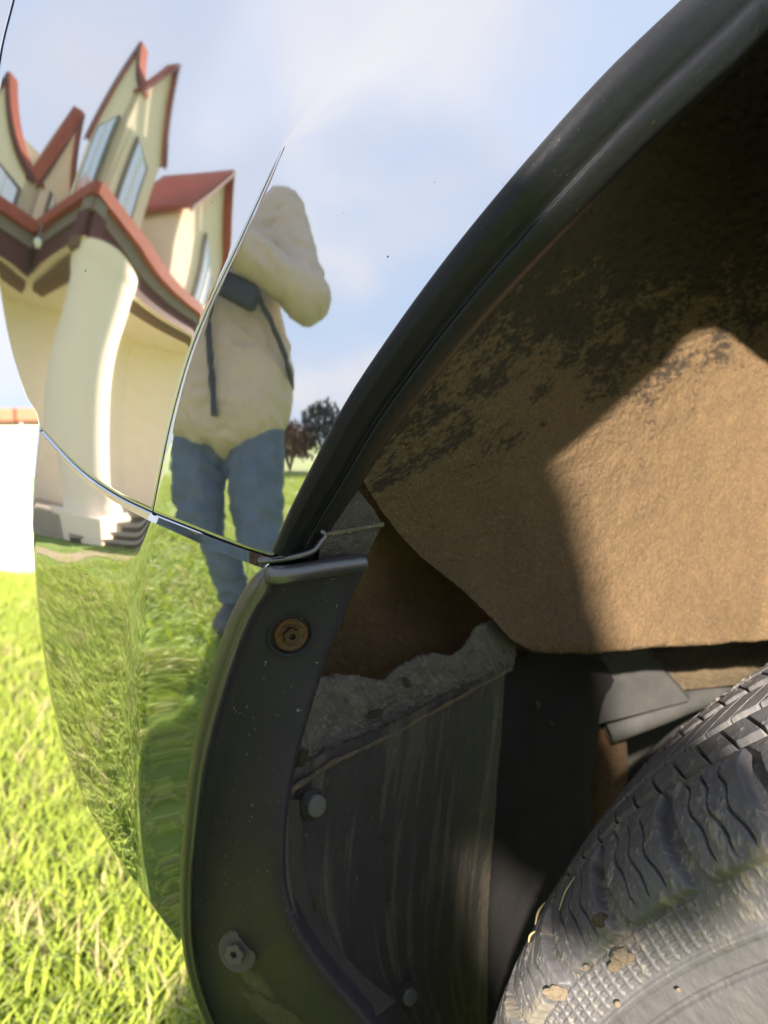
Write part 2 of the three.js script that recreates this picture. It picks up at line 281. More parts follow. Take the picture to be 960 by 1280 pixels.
// ================================================================== the flange that closes the bumper towards the wheel
const sun2D = (u, v, k) => fbm(u * k, v * k, 3, 3, k);
{
  const rightPx = [[456, 703, 0.372], [432, 758, 0.374], [402, 832, 0.374], [380, 900, 0.373], [360, 975, 0.372], [352, 1050, 0.371], [354, 1110, 0.370], [372, 1165, 0.370], [405, 1215, 0.371], [445, 1262, 0.373], [500, 1330, 0.376]];
  const rc = curve(rightPx.map(([x, y, d]) => at(x, y, d))), bc = curve(beadPts), N = 60;
  const inner = [], mid1 = [], mid2 = [], right = [], lip = [];
  for (let i = 0; i <= N; i++) {
    const b = bc.getPoint(i / N), r = rc.getPoint(i / N), in0 = b.clone().add(V(0.004, 0, -0.003)), bend = V(0, 0, -0.004);
    inner.push(in0); mid1.push(in0.clone().lerp(r, 0.12).add(bend)); mid2.push(in0.clone().lerp(r, 0.6).add(V(0, 0, -0.002))); right.push(r); lip.push(r.clone().add(V(0.002, 0, -0.012)));
  }
  const flangeMap = tex(512, (u, v) => {
    const s = fbm(u * 130, v * 130, 71, 2, 130), m = fbm(u * 9, v * 9, 15, 4, 9);
    let q = mix3([0.0250, 0.0235, 0.0310], [0.033, 0.0310, 0.040], m); q = mix3(q, [0.26, 0.25, 0.20], sstep(0.865, 0.885, s) * 0.55);
    return q;
  });
  const flangeMat = new THREE.MeshPhysicalMaterial({ side: THREE.DoubleSide, specularIntensity: 0.35, map: rep(flangeMap, 5), roughness: 0.55, bumpMap: rep(plasticBump, 12), bumpScale: 0.00012 });
  const fl = part('bumper_flange', loft([inner, mid1, mid2, right, lip], 320, 90), flangeMat, car);
  // dried mud over its lower end: a thin crust with an outline of its own
  const crustMap = tex(256, (u, v) => mix3([0.056, 0.052, 0.048], [0.105, 0.097, 0.086], fbm(u * 24, v * 24, 5, 5, 24)));
  const crust = std({ map: rep(crustMap, 12), roughness: 0.95, bumpMap: rep(grit, 12), bumpScale: 0.0006 });
  const onFlange = (px, py) => { // point of the flange in a line of sight
    const d = dir(px, py).normalize(), ray = new THREE.Raycaster(camera.position.clone(), d); fl.updateMatrixWorld(true); scene.updateMatrixWorld(true); const h = ray.intersectObject(fl)[0]; return h ? h.point : null; };
  scene.updateMatrixWorld(true);
  {
    const p = fl.geometry.attributes.position, o = origin(car), col = new Float32Array(p.count * 3), k0 = onFlange(352, 1275) ?? at(352, 1275, 0.36), k1 = onFlange(318, 1228) ?? at(318, 1228, 0.36);
    for (let i = 0; i < p.count; i++) { const q = V(p.getX(i) + o.x, p.getY(i) + o.y, p.getZ(i) + o.z), n = fbm(q.x * 120, q.y * 120, 305, 4), g = fbm(q.x * 900, q.y * 900, 307, 2), d = Math.min(q.distanceTo(k0) - 0.026, q.distanceTo(k1) - 0.013), on = sstep(-0.0022, 0.0022, -d + (n - 0.5) * 0.018 + (g - 0.5) * 0.008) * (0.45 + 0.75 * g), c3 = mix3([1, 1, 1], [2.6, 2.5, 1.9], on); col.set(c3, 3 * i); }
    fl.geometry.setAttribute('color', new THREE.BufferAttribute(col, 3)); flangeMat.vertexColors = true;
  }
  // rounded bead down the outer edge and across the top
  const beadR = (t) => mixf(0.0050, 0.0033, clamp(t * 2.2));
  part('flange_bead', sweep(beadPts.map((p) => p.clone().add(V(0.0012, 0, -0.001))), (t) => beadR(t) * Math.sqrt(clamp(t * 60 + 0.15)), 160, 16), satin, car);
  const tb = [[331, 719, 0.3375], [350, 719, 0.3385], [400, 711, 0.352], [456, 703, 0.369]].map(([x, y, d]) => at(x, y, d));
  part('flange_bead', sweep(tb, (t) => 0.0043 * Math.sqrt(clamp(t * 40 + 0.2)) * Math.sqrt(clamp((1 - t) * 50)), 60, 14), satin, car);

  // screws: washer with a raised rim, flange head and six lobes
  const nrm = (px, py) => { const a = onFlange(px - 8, py), b = onFlange(px + 8, py), c = onFlange(px, py - 8), d = onFlange(px, py + 8); const n = b.clone().sub(a).cross(c.clone().sub(d)).normalize(); return n.dot(camera.position.clone().sub(a)) < 0 ? n.negate() : n; };
  const frame = (p, n) => new THREE.Matrix4().compose(p, new THREE.Quaternion().setFromUnitVectors(V(0, 1, 0), n), V(1, 1, 1));
  const lathe = (pts, seg = 40) => new THREE.LatheGeometry(pts.map(([r, y]) => new THREE.Vector2(r, y)), seg);
  const rustMap = tex(256, (u, v) => { const a = fbm(u * 14, v * 14, 61, 5, 14); return mix3(mix3([0.045, 0.028, 0.018], [0.15, 0.065, 0.025], sstep(0.3, 0.7, a)), [0.12, 0.11, 0.09], sstep(0.62, 0.75, fbm(u * 20, v * 20, 8, 3, 20)) * 0.6); });
  const rust = std({ map: rep(rustMap, 1), roughness: 0.55, metalness: 0.35, bumpMap: rep(grit, 1), bumpScale: 0.0002 });
  const muddy = std({ map: rep(crustMap, 2), color: lin(1.15, 1.15, 1.15), roughness: 0.75, bumpMap: rep(grit, 1), bumpScale: 0.0002 });
  const hexHead = (r, h) => { const s = new THREE.Shape(); for (let i = 0; i < 48; i++) { const a = i / 48 * 2 * Math.PI, q = r * (1 + 0.09 * Math.cos(6 * a)); i ? s.lineTo(Math.cos(a) * q, Math.sin(a) * q) : s.moveTo(q, 0); }
    const hole = new THREE.Path(); for (let i = 0; i < 36; i++) { const a = -i / 36 * 2 * Math.PI, q = r * 0.5 * (1 + 0.14 * Math.cos(6 * a)); i ? hole.lineTo(Math.cos(a) * q, Math.sin(a) * q) : hole.moveTo(q, 0); } s.holes.push(hole);
    const g = new THREE.ExtrudeGeometry(s, { depth: h, bevelEnabled: true, bevelSize: r * 0.1, bevelThickness: r * 0.1, bevelSegments: 2, curveSegments: 4 }); g.rotateX(-Math.PI / 2); const fl = new THREE.CircleGeometry(r * 0.62, 20); fl.rotateX(-Math.PI / 2); fl.translate(0, h * 0.35, 0); return [g, fl]; };
  const screw = (px, py, mat, k, dimple) => {
    const p = onFlange(px, py), n = nrm(px, py).lerp(camera.position.clone().sub(p).normalize(), dimple ? 0.2 : 0.5).normalize(), M = frame(p.clone().addScaledVector(n, dimple ? 0.0006 : 0.0034), n);
    const s = base('screw', p.toArray(), car);
    if (dimple) { const g = lathe([[0.0135 * k, 0.0002], [0.0128 * k, 0.0012], [0.0115 * k, 0.0009], [0.0104 * k, -0.0012]]); g.applyMatrix4(M); part('dimple', g, trimPlastic, s); }
    const w = lathe([[0.0001, 0.0012], [0.005 * k, 0.0012], [0.0074 * k, 0.0014], [0.0086 * k, 0.0022], [0.0094 * k, 0.0014], [0.0096 * k, 0]]); w.applyMatrix4(M); part('washer', w, mat, s);
    const hd = hexHead(0.0041 * k, 0.0034 * k).map((g) => { g.translate(0, 0.001, 0); g.applyMatrix4(M); return g; }); part('screw_head', hd, mat, s);
    return s;
  };
  screw(363, 792, rust, 0.86, true).userData.label = 'rusty screw with a washer';
  screw(301, 1184, muddy, 1.15, false).userData.label = 'screw grey with mud';
}
// ================================================================== the folded tab and the clip between trim and bumper
{
  const tabMap = tex(256, (u, v) => { const s = fbm(u * 60, v * 60, 71, 3, 60), m = fbm(u * 7, v * 7, 15, 4, 7); return mix3(mix3([0.030, 0.031, 0.027], [0.062, 0.055, 0.042], m), [0.20, 0.17, 0.12], sstep(0.66, 0.78, s) * 0.7); });
  const tabMat = std({ map: rep(tabMap, 22), roughness: 0.75, bumpMap: rep(grit, 16), bumpScale: 0.0006 });
  const q = (a) => a.map(([x, y, d]) => at(x, y, d));
  const top = q([[372, 672, 0.352], [400, 640, 0.356], [436, 612, 0.364], [452, 617, 0.372], [468, 640, 0.381], [477, 656, 0.387], [440, 662, 0.372], [404, 668, 0.356]]);
  const front = q([[404, 668, 0.356], [440, 662, 0.372], [477, 656, 0.387], [470, 680, 0.388], [455, 698, 0.389], [410, 706, 0.374], [380, 708, 0.362]]);
  const rows = (a, b, n = 14) => loft([a, b], 20, n, (u, v, p) => 0.0008 * (fbm(p.x * 260, p.y * 260, 4, 4) - 0.5) * 2);
  const e0 = q([[392, 650, 0.356], [420, 622, 0.360], [440, 606, 0.368], [452, 617, 0.376]]), e1 = q([[402, 669, 0.354], [428, 665, 0.366], [455, 660, 0.378], [478, 656, 0.386]]), e2 = q([[398, 704, 0.358], [418, 703, 0.366], [440, 700, 0.376], [458, 696, 0.388]]);
  part('folded_tab', [loft([e0, e0.map((p, i) => p.clone().lerp(e1[i], 0.5).add(V(0, 0.001, 0.001))), e1], 40, 30, (u, v, p) => 0.0014 * (fbm(p.x * 220, p.y * 220, 4, 4) - 0.5)), loft([e1, e1.map((p, i) => p.clone().lerp(e2[i], 0.5).add(V(0, 0, 0.0012))), e2], 40, 30, (u, v, p) => 0.0014 * (fbm(p.x * 220, p.y * 220, 4, 4) - 0.5))], tabMat, car);
  part('tab_edge', sweep(e1.map((p) => p.clone().add(V(0, 0.0003, 0.0008))), (t) => 0.0007 + 0.0008 * fbm(t * 18, 1, 6, 3), 60, 8), std({ map: rep(tabMap, 10), color: lin(1.0, 0.95, 0.8).multiplyScalar(2.6), roughness: 0.9 }), car);
  const u0 = q([[404, 640, 0.352], [424, 606, 0.356], [444, 580, 0.362], [466, 556, 0.370]]), u1 = q([[418, 640, 0.366], [440, 615, 0.372], [458, 596, 0.376], [472, 580, 0.38]]);
  part('bracket', loft([u0, u1], 20, 10, (u, v, p) => 0.001 * (fbm(p.x * 200, p.y * 200, 14, 3) - 0.5)), tabMat, car);
  const clip = q([[322, 702, 0.337], [345, 700, 0.339], [372, 695, 0.342], [392, 688, 0.346], [401, 677, 0.348], [406, 669, 0.350], [398, 662, 0.350], [388, 655, 0.350]]);
  part('clip', sweep(clip, () => 0.0014, 90, 8), satin, car);
  part('backing_plate', prism(q([[322, 712, 0.352], [338, 690, 0.352], [372, 668, 0.358], [402, 676, 0.37], [412, 716, 0.385], [350, 726, 0.36]]), V(0.01, 0, -0.02)), black, car);
  part('clip_opening', prism(q([[352, 694, 0.343], [388, 686, 0.349], [398, 668, 0.351], [386, 662, 0.352], [366, 678, 0.349]]), V(0, 0, -0.004)), black, car);
}
// ================================================================== lining of the wheel arch
const feltMap = tex(1024, (u, v) => {
  const a = fbm(u * 9, v * 9, 21, 5, 9), b = fbm(u * 70, v * 42, 33, 4, 70), c = fbm(u * 180, v * 180, 43, 2, 180);
  return mix3(mix3([0.074, 0.049, 0.025], [0.128, 0.082, 0.039], a * 0.6 + b * 0.4), [0.185, 0.12, 0.058], sstep(0.52, 0.75, c) * 0.65);
});
const feltBump = gray(1024, (u, v) => { const w = fbm(u * 14, v * 14, 3, 3, 14) * 0.05; return 0.55 * fbm((u + w) * 55, (v - w) * 90, 51, 3, 90 * 0 + 55) + 0.45 * fbm(u * 190, v * 190, 53, 2, 190); });
const felt = std({ map: rep(feltMap, 5), roughness: 1, bumpMap: rep(feltBump, 5), bumpScale: 0.0022 });
{
  const Q = (a) => a.map(([x, y, d]) => at(x, y, d));
  const N = 12;
  const deep = (px, d) => px.map(([x, y]) => at(x, y, d));
  // from the trim inwards: a barrel, then the inner wall
  const r1 = Q([[452, 588, 0.400], [518, 528, 0.415], [590, 470, 0.441], [660, 395, 0.471], [740, 307, 0.505], [830, 154, 0.534], [930, 45, 0.595], [1050, -40, 0.595], [1180, -110, 0.614], [1320, -170, 0.650], [1450, -190, 0.686], [1580, -150, 0.722], [1700, -50, 0.756]]);
  const r2 = Q([[476, 636, 0.435], [560, 585, 0.475], [625, 520, 0.499], [695, 455, 0.536], [770, 395, 0.584], [850, 335, 0.627], [940, 270, 0.640], [1040, 200, 0.640], [1150, 140, 0.640], [1270, 90, 0.645], [1390, 80, 0.645], [1510, 110, 0.655], [1620, 190, 0.675]]);
  const r3 = Q([[518, 688, 0.488], [590, 635, 0.525], [655, 580, 0.549], [725, 530, 0.589], [795, 485, 0.626], [870, 440, 0.658], [950, 395, 0.670], [1040, 345, 0.670], [1140, 300, 0.670], [1245, 265, 0.680], [1350, 260, 0.695], [1450, 290, 0.705], [1550, 350, 0.715]]);
  const r4 = Q([[575, 735, 0.535], [630, 700, 0.560], [690, 665, 0.580], [750, 640, 0.609], [815, 615, 0.636], [885, 595, 0.658], [960, 575, 0.665], [1040, 555, 0.665], [1130, 540, 0.665], [1220, 530, 0.675], [1310, 530, 0.685], [1400, 545, 0.695], [1490, 580, 0.705]]);
  const r5 = Q([[612, 770, 0.550], [655, 760, 0.572], [705, 750, 0.588], [760, 745, 0.605], [820, 740, 0.619], [885, 735, 0.633], [955, 732, 0.640], [1035, 730, 0.645], [1120, 730, 0.650], [1210, 735, 0.660], [1300, 740, 0.670], [1390, 750, 0.680], [1480, 770, 0.690]]);
  const r6 = Q([[640, 800, 0.557], [665, 812, 0.578], [715, 815, 0.59], [770, 813, 0.598], [830, 808, 0.604], [890, 804, 0.608], [945, 800, 0.612], [1030, 800, 0.617], [1120, 800, 0.622], [1210, 805, 0.63], [1300, 810, 0.64], [1390, 820, 0.65], [1480, 840, 0.66]]);
  const r7 = r6.map((p) => p.clone().add(V(0.006, -0.001, -0.03)));
  const lump = (u, v, p) => 0.0030 * (fbm(p.x * 55, p.y * 80 + p.z * 40, 5, 3) - 0.5) + 0.0026 * (fbm(p.x * 230, p.y * 330 + p.z * 160, 15, 3) - 0.5) * 2 * (0.25 + 0.9 * sstep(0.75, 0.95, p.y));
  const edge = r1.map((q, i) => {
    if (i > 6) return V(q.x, Math.max(q.y + 0.05, 1.05), -0.47);
    let best = 1e9, t = 0; for (let k = 0; k <= 600; k++) { const p = archC.getPoint(k / 1000), e = Math.abs(p.x - q.x * 0.8 + 0.004); if (p.y > 0.74 && e < best) { best = e; t = k / 1000; } }
    const p = archC.getPoint(t), tg = archC.getTangent(t), s = 0.50 + 0.60 * clamp(t * OP.length / 9.5); return p.addScaledVector(V(tg.y, -tg.x, 0).normalize(), 0.012 * s).add(V(0, 0, -0.035));
  });
  const lining = loft([edge, r1, r2, r3, r4, r5, r6, r7], 340, 340, lump);
  {      // the upper part is darker and grainy, ending in ragged blotches
    const p = lining.attributes.position, col = new Float32Array(p.count * 3);
    for (let i = 0; i < p.count; i++) { const x = p.getX(i), y = p.getY(i), z = p.getZ(i), edgeY = 0.818 + 0.30 * (x - 0.12), n = fbm(x * 45, y * 60 + z * 30, 205, 3), g = fbm(x * 420, y * 520 + z * 260, 207, 2); const on = sstep(-0.010, 0.010, (y - edgeY) + (n - 0.5) * 0.16 + (g - 0.5) * 0.13), k = mix3([1, 1, 1], [0.24, 0.25, 0.27], on); col[3 * i] = k[0]; col[3 * i + 1] = k[1]; col[3 * i + 2] = k[2]; }
    lining.setAttribute('color', new THREE.BufferAttribute(col, 3)); }
  part('arch_lining', lining, std({ map: rep(feltMap, 5), vertexColors: true, roughness: 0.9, bumpMap: rep(feltBump, 5), bumpScale: 0.0022 }), car);
  // lower end of the lining, set back behind the tab
  const feltDark = std({ map: rep(feltMap, 6), color: lin(1.15, 1.0, 0.95), roughness: 1, bumpMap: rep(feltBump, 6), bumpScale: 0.003 });
  const l0 = Q([[400, 560, 0.470], [470, 600, 0.490], [540, 650, 0.540], [600, 720, 0.640], [670, 780, 0.680]]), l1 = Q([[380, 680, 0.460], [440, 700, 0.485], [510, 730, 0.580], [580, 770, 0.630], [660, 820, 0.670]]), l2 = Q([[360, 800, 0.500], [420, 800, 0.530], [490, 810, 0.570], [570, 820, 0.610], [650, 850, 0.700]]), l3 = Q([[340, 930, 0.550], [400, 920, 0.570], [480, 900, 0.600], [560, 880, 0.640], [640, 880, 0.680]]);
  part('lower_lining', loft([l0, l1, l2, l3], 120, 120, (u, v, p) => 0.003 * (fbm(p.x * 150, p.y * 150, 35, 4) - 0.5)), feltDark, car);
}
// ================================================================== lower plastic liner with mud
{
  const Q = (a) => a.map(([x, y, d]) => at(x, y, d));
  const streak = tex(1024, (u, v) => {        // u: across, v: down
    const s1 = fbm(u * 26, v * 3, 61, 4, 26), s2 = fbm(u * 60, v * 5, 63, 3, 60), g = fbm(u * 90, v * 90, 65, 3, 90), a = fbm(u * 6, v * 6, 67, 4, 6);
    let q = mix3([0.024, 0.0226, 0.025], [0.044, 0.041, 0.041], a);
    const m = sstep(0.50, 0.66, s1 * 0.6 + s2 * 0.3 + a * 0.12) * (0.35 + 0.65 * g);
    q = mix3(q, [0.105, 0.090, 0.070], m * 0.85); return mix3(q, [0.16, 0.14, 0.11], sstep(0.80, 0.85, g) * 0.6);
  }, true, 512);
  const linerMat = std({ map: rep(streak, 1 / 0.22, 1 / 0.24), roughness: 0.7, bumpMap: rep(grit, 9), bumpScale: 0.0005 });
  const cleanMap = tex(256, (u, v) => mix3([0.012, 0.0118, 0.0128], [0.021, 0.0205, 0.0215], fbm(u * 10, v * 10, 35, 5, 10)));
  const linerClean = new THREE.MeshPhysicalMaterial({ side: THREE.DoubleSide, map: rep(cleanMap, 4), roughness: 0.9, specularIntensity: 0.25, bumpMap: rep(grit, 5), bumpScale: 0.0003 });
  const a0 = Q([[350, 972, 0.393], [380, 955, 0.410], [430, 930, 0.436], [490, 905, 0.471], [550, 872, 0.515], [600, 848, 0.559], [632, 832, 0.594]]);
  const a1 = Q([[345, 1050, 0.387], [375, 1040, 0.405], [430, 1030, 0.440], [490, 1015, 0.480], [550, 1000, 0.524], [595, 985, 0.568], [622, 975, 0.594]]);
  const a2 = Q([[350, 1130, 0.380], [378, 1125, 0.398], [430, 1125, 0.436], [490, 1120, 0.480], [550, 1115, 0.524], [590, 1110, 0.568], [612, 1105, 0.594]]);
  const a3 = Q([[390, 1215, 0.380], [415, 1212, 0.401], [450, 1212, 0.436], [500, 1215, 0.480], [550, 1220, 0.524], [590, 1225, 0.568], [610, 1230, 0.594]]);
  const a4 = Q([[450, 1290, 0.393], [465, 1290, 0.410], [490, 1290, 0.436], [520, 1292, 0.480], [560, 1298, 0.524], [590, 1310, 0.568], [608, 1320, 0.594]]);
  const dent = (px, py, w) => { const c = at(px, py, 0.41); return (p) => Math.exp(-((p.x - c.x) ** 2 + ((p.y - c.y) * 0.8) ** 2) / (w * w)); };
  const d1 = dent(512, 1225, 0.02);
  const liner = part('plastic_liner', loft([a0, a1, a2, a3, a4], 160, 180, (u, v, p) => 0.0016 * (fbm(p.x * 120, p.y * 26, 5, 3) - 0.5) + 0.0007 * (fbm(p.x * 420, p.y * 420, 7, 2) - 0.5)), linerMat, car);
  const tmp = liner.geometry.attributes.uv; for (let i = 0; i < tmp.count; i++) tmp.setXY(i, tmp.getX(i), tmp.getY(i));
  // smooth sheet turning inwards behind it
  const b0 = Q([[628, 826, 0.600], [650, 822, 0.620], [690, 818, 0.650], [725, 818, 0.665], [752, 825, 0.675], [768, 850, 0.690]]), b1 = Q([[624, 900, 0.600], [650, 895, 0.620], [690, 890, 0.650], [722, 885, 0.665], [745, 885, 0.680], [754, 890, 0.700]]);
  const b2 = Q([[618, 1000, 0.600], [650, 995, 0.620], [690, 990, 0.650], [715, 985, 0.670], [733, 985, 0.685], [740, 990, 0.710]]), b3 = Q([[608, 1120, 0.600], [640, 1115, 0.620], [680, 1110, 0.650], [710, 1110, 0.670], [735, 1110, 0.685], [745, 1110, 0.710]]), b4 = Q([[600, 1330, 0.600], [630, 1320, 0.620], [670, 1310, 0.650], [700, 1310, 0.670], [730, 1310, 0.685], [745, 1310, 0.710]]);
  part('inner_liner', loft([b0, b1, b2, b3, b4], 80, 100, (u, v, p) => 0.0012 * (fbm(p.x * 60, p.y * 60, 25, 3) - 0.5)), linerClean, car);
  // the torn, mud-caked upper edge
  const cakeMap = tex(512, (u, v) => { const a = fbm(u * 16, v * 16, 81, 5, 16), g = fbm(u * 70, v * 70, 83, 3, 70); return mix3(mix3([0.055, 0.050, 0.042], [0.135, 0.118, 0.090], a), [0.24, 0.20, 0.15], sstep(0.6, 0.8, g) * 0.5); });
  const cake = std({ map: rep(cakeMap, 8), roughness: 1, bumpMap: rep(grit, 8), bumpScale: 0.0012 });
  const tornPx = [[352, 985], [366, 950], [377, 915], [386, 872], [396, 852], [418, 846], [450, 847], [476, 851], [497, 836], [520, 822], [546, 820], [566, 818], [582, 806], [594, 786], [614, 777], [632, 786], [642, 806], [640, 836]];
  const ridge = [[352, 1000], [368, 985], [385, 974], [402, 962], [418, 952], [436, 944], [454, 935], [472, 926], [490, 917], [508, 908], [526, 898], [545, 888], [562, 879], [580, 869], [598, 858], [614, 850], [628, 842], [638, 836]];
  const top = tornPx.map(([x, y], i) => at(x, y, 0.405 + 0.19 * i / 17)), bot = ridge.map(([x, y], i) => at(x, y, 0.398 + 0.195 * i / 17));
  const mid = top.map((p, i) => p.clone().lerp(bot[i], 0.5).add(V(0.001, 0, 0.003))), back = top.map((p) => p.clone().add(V(0.003, -0.004, -0.014)));
  part('torn_liner_edge', loft([back, top, mid, bot], 200, 90, (u, v, p) => 0.0058 * (fbm(p.x * 90, p.y * 90, 85, 4) - 0.5) + 0.0022 * (fbm(p.x * 500, p.y * 500, 87, 2) - 0.5)), cake, car);
  const rib = std({ map: rep(cakeMap, 10), color: lin(0.95, 0.82, 0.66), roughness: 1, bumpMap: rep(grit, 8), bumpScale: 0.001 });
  part('liner_rib', sweep(bot.map((p) => p.clone().add(camera.position.clone().sub(p).normalize().multiplyScalar(0.016))), (t) => 0.0006 + 0.0020 * fbm(t * 34, 2, 91, 4), 160, 10), rib, car);
  // raised rim that runs round the lower left of the liner
  const rimMat = std({ map: rep(cleanMap, 6), color: lin(2.0, 2.0, 1.7), roughness: 0.7, bumpMap: rep(grit, 8), bumpScale: 0.0004 });
  const rim = (pts, r, m) => part('liner_rim', sweep(Q(pts), (t) => r * (0.85 + 0.3 * fbm(t * 30, 4, 95, 2)), 120, 10), m, car);
  rim([[356, 1005, 0.379], [357, 1060, 0.377], [360, 1110, 0.375], [372, 1160, 0.374], [398, 1205, 0.376], [428, 1243, 0.380], [460, 1275, 0.386], [500, 1310, 0.39]], 0.0021, rimMat);
  rim([[384, 1168, 0.384], [400, 1190, 0.385], [420, 1218, 0.388], [446, 1245, 0.393], [474, 1262, 0.40]], 0.0024, rimMat);
  const flare = [[358, 1000], [360, 1060], [364, 1110], [376, 1158], [402, 1202], [434, 1242], [470, 1276]];
  part('liner_flange', loft([flare.map(([x, y], i) => at(x - 6, y, 0.372 + 0.001 * i)), flare.map(([x, y], i) => at(x + 16 + i * 1.5, y - i * 4, 0.388 + 0.002 * i))], 60, 8, (u, v, p) => 0.0008 * (fbm(p.x * 200, p.y * 200, 5, 3) - 0.5)), rimMat, car);
  // push pins
  const pinMat = std({ color: lin(0.085, 0.088, 0.085), roughness: 0.6, bumpMap: rep(grit, 1), bumpScale: 0.0002 }), pinDark = std({ color: lin(0.05, 0.055, 0.055), roughness: 0.5 });
  const pin = (px, py, d, r, n, m) => { const p = at(px, py, d), M = new THREE.Matrix4().compose(p, new THREE.Quaternion().setFromUnitVectors(V(0, 1, 0), n.normalize()), V(1, 1, 1)), g = base('push_pin', p.toArray(), car);
    const L = (pts) => { const q = new THREE.LatheGeometry(pts.map(([a, b]) => new THREE.Vector2(a * r, b * r)), 32); q.applyMatrix4(M); return q; };
    part('collar', L([[0.5, 0.7], [1.0, 0.62], [1.18, 0.45], [1.22, 0.2], [1.1, 0]]), linerMat, g); part('pin_head', L([[0.001, 1.12], [0.55, 1.1], [0.78, 1.02], [0.86, 0.9], [0.86, 0.4]]), m, g); };
  pin(388, 1004, 0.404, 0.0068, V(0.62, 0.1, 0.75), pinMat);
  pin(508, 1240, 0.478, 0.0062, V(0.35, 0.1, 0.9), pinDark);
  // lump of mud on the liner above the second pin and a few dried clods
  const r = rng(77);
  for (const [x, y, d, s] of [[505, 852, 0.497, 0.004], [470, 892, 0.468, 0.004], [378, 948, 0.41, 0.0045], [484, 1050, 0.475, 0.0022], [486, 1124, 0.475, 0.002], [672, 880, 0.63, 0.003], [690, 905, 0.645, 0.002], [396, 1130, 0.396, 0.003]]) {
    const g = new THREE.IcosahedronGeometry(s, 3), p = g.attributes.position; for (let i = 0; i < p.count; i++) { const k = 0.7 + 0.6 * fbm(p.getX(i) * 400 + x, p.getY(i) * 400 + p.getZ(i) * 300, 3, 2); p.setXYZ(i, p.getX(i) * k * 1.2, p.getY(i) * k * 0.7, p.getZ(i) * k * 0.5); }
    g.computeVertexNormals(); const c = at(x, y, d - 0.002); g.rotateZ(r() * 6); g.translate(c.x, c.y, c.z); part('mud_clod', g, rib, car);
  }
}
// ================================================================== what can be seen of the suspension and the inside of the wheel housing
{
  const Q = (a) => a.map(([x, y, d]) => at(x, y, d));
  const dullMap = tex(256, (u, v) => mix3([0.026, 0.027, 0.029], [0.052, 0.052, 0.050], fbm(u * 8, v * 8, 95, 5, 8))), dull = std({ map: rep(dullMap, 8), roughness: 0.85, bumpMap: rep(grit, 4), bumpScale: 0.0005 }), brown = std({ map: rep(feltMap, 3), color: lin(0.42, 0.36, 0.3), roughness: 1, bumpMap: rep(grit, 4), bumpScale: 0.001 });
  part('mounting_plate', prism(Q([[752, 818, 0.690], [805, 812, 0.695], [835, 845, 0.700], [862, 876, 0.705], [800, 892, 0.700], [748, 905, 0.692], [748, 868, 0.690]]), V(0.008, 0, -0.02)), dull, car);
  part('cross_member', loft([Q([[800, 818, 0.720], [880, 808, 0.730], [960, 800, 0.740], [1100, 790, 0.760]]), Q([[830, 842, 0.710], [890, 838, 0.715], [960, 826, 0.720], [1100, 810, 0.740]]), Q([[850, 862, 0.715], [900, 858, 0.720], [960, 850, 0.730], [1100, 830, 0.750]])], 30, 12, (u, v, p) => 0.002 * (fbm(p.x * 70, p.y * 70, 25, 3) - 0.5)), std({ map: rep(feltMap, 3), color: lin(0.62, 0.72, 0.85), roughness: 1 }), car);
  part('control_arm', sweep(Q([[760, 915, 0.720], [820, 893, 0.720], [880, 870, 0.730], [930, 868, 0.750], [1000, 880, 0.760]]), () => 0.011, 40, 12), dull, car);
  part('control_arm', sweep(Q([[770, 1040, 0.740], [800, 985, 0.750], [850, 930, 0.760], [910, 895, 0.770]]), () => 0.014, 40, 12), dull, car);
  part('strut', sweep(Q([[752, 900, 0.760], [758, 980, 0.760], [766, 1100, 0.760]]), () => 0.022, 20, 18), brown, car);
  // closed housing behind, so that no daylight comes in from the engine side
  const hz = -0.95, out = [V(0.0, 0.2, -0.66), V(-0.03, 0.6, -0.66), V(-0.06, 1.05, -0.66), V(0.3, 1.12, -0.66), V(1.0, 1.1, -0.66), V(1.1, 0.7, -0.66), V(1.1, 0.2, -0.66)];
  const inn = [V(0.03, 0.22, hz), V(0.03, 0.6, hz), V(0.05, 0.95, hz), V(0.3, 1.0, hz), V(0.85, 1.0, hz), V(0.95, 0.7, hz), V(0.95, 0.22, hz)], ctr = inn.map((p) => V(p.x * 0.9 + 0.04, 0.10, hz - 0.05));
  part('wheel_housing', loft([out, inn, ctr], 40, 16), std({ color: lin(0.016, 0.015, 0.014), roughness: 1 }), car);
}
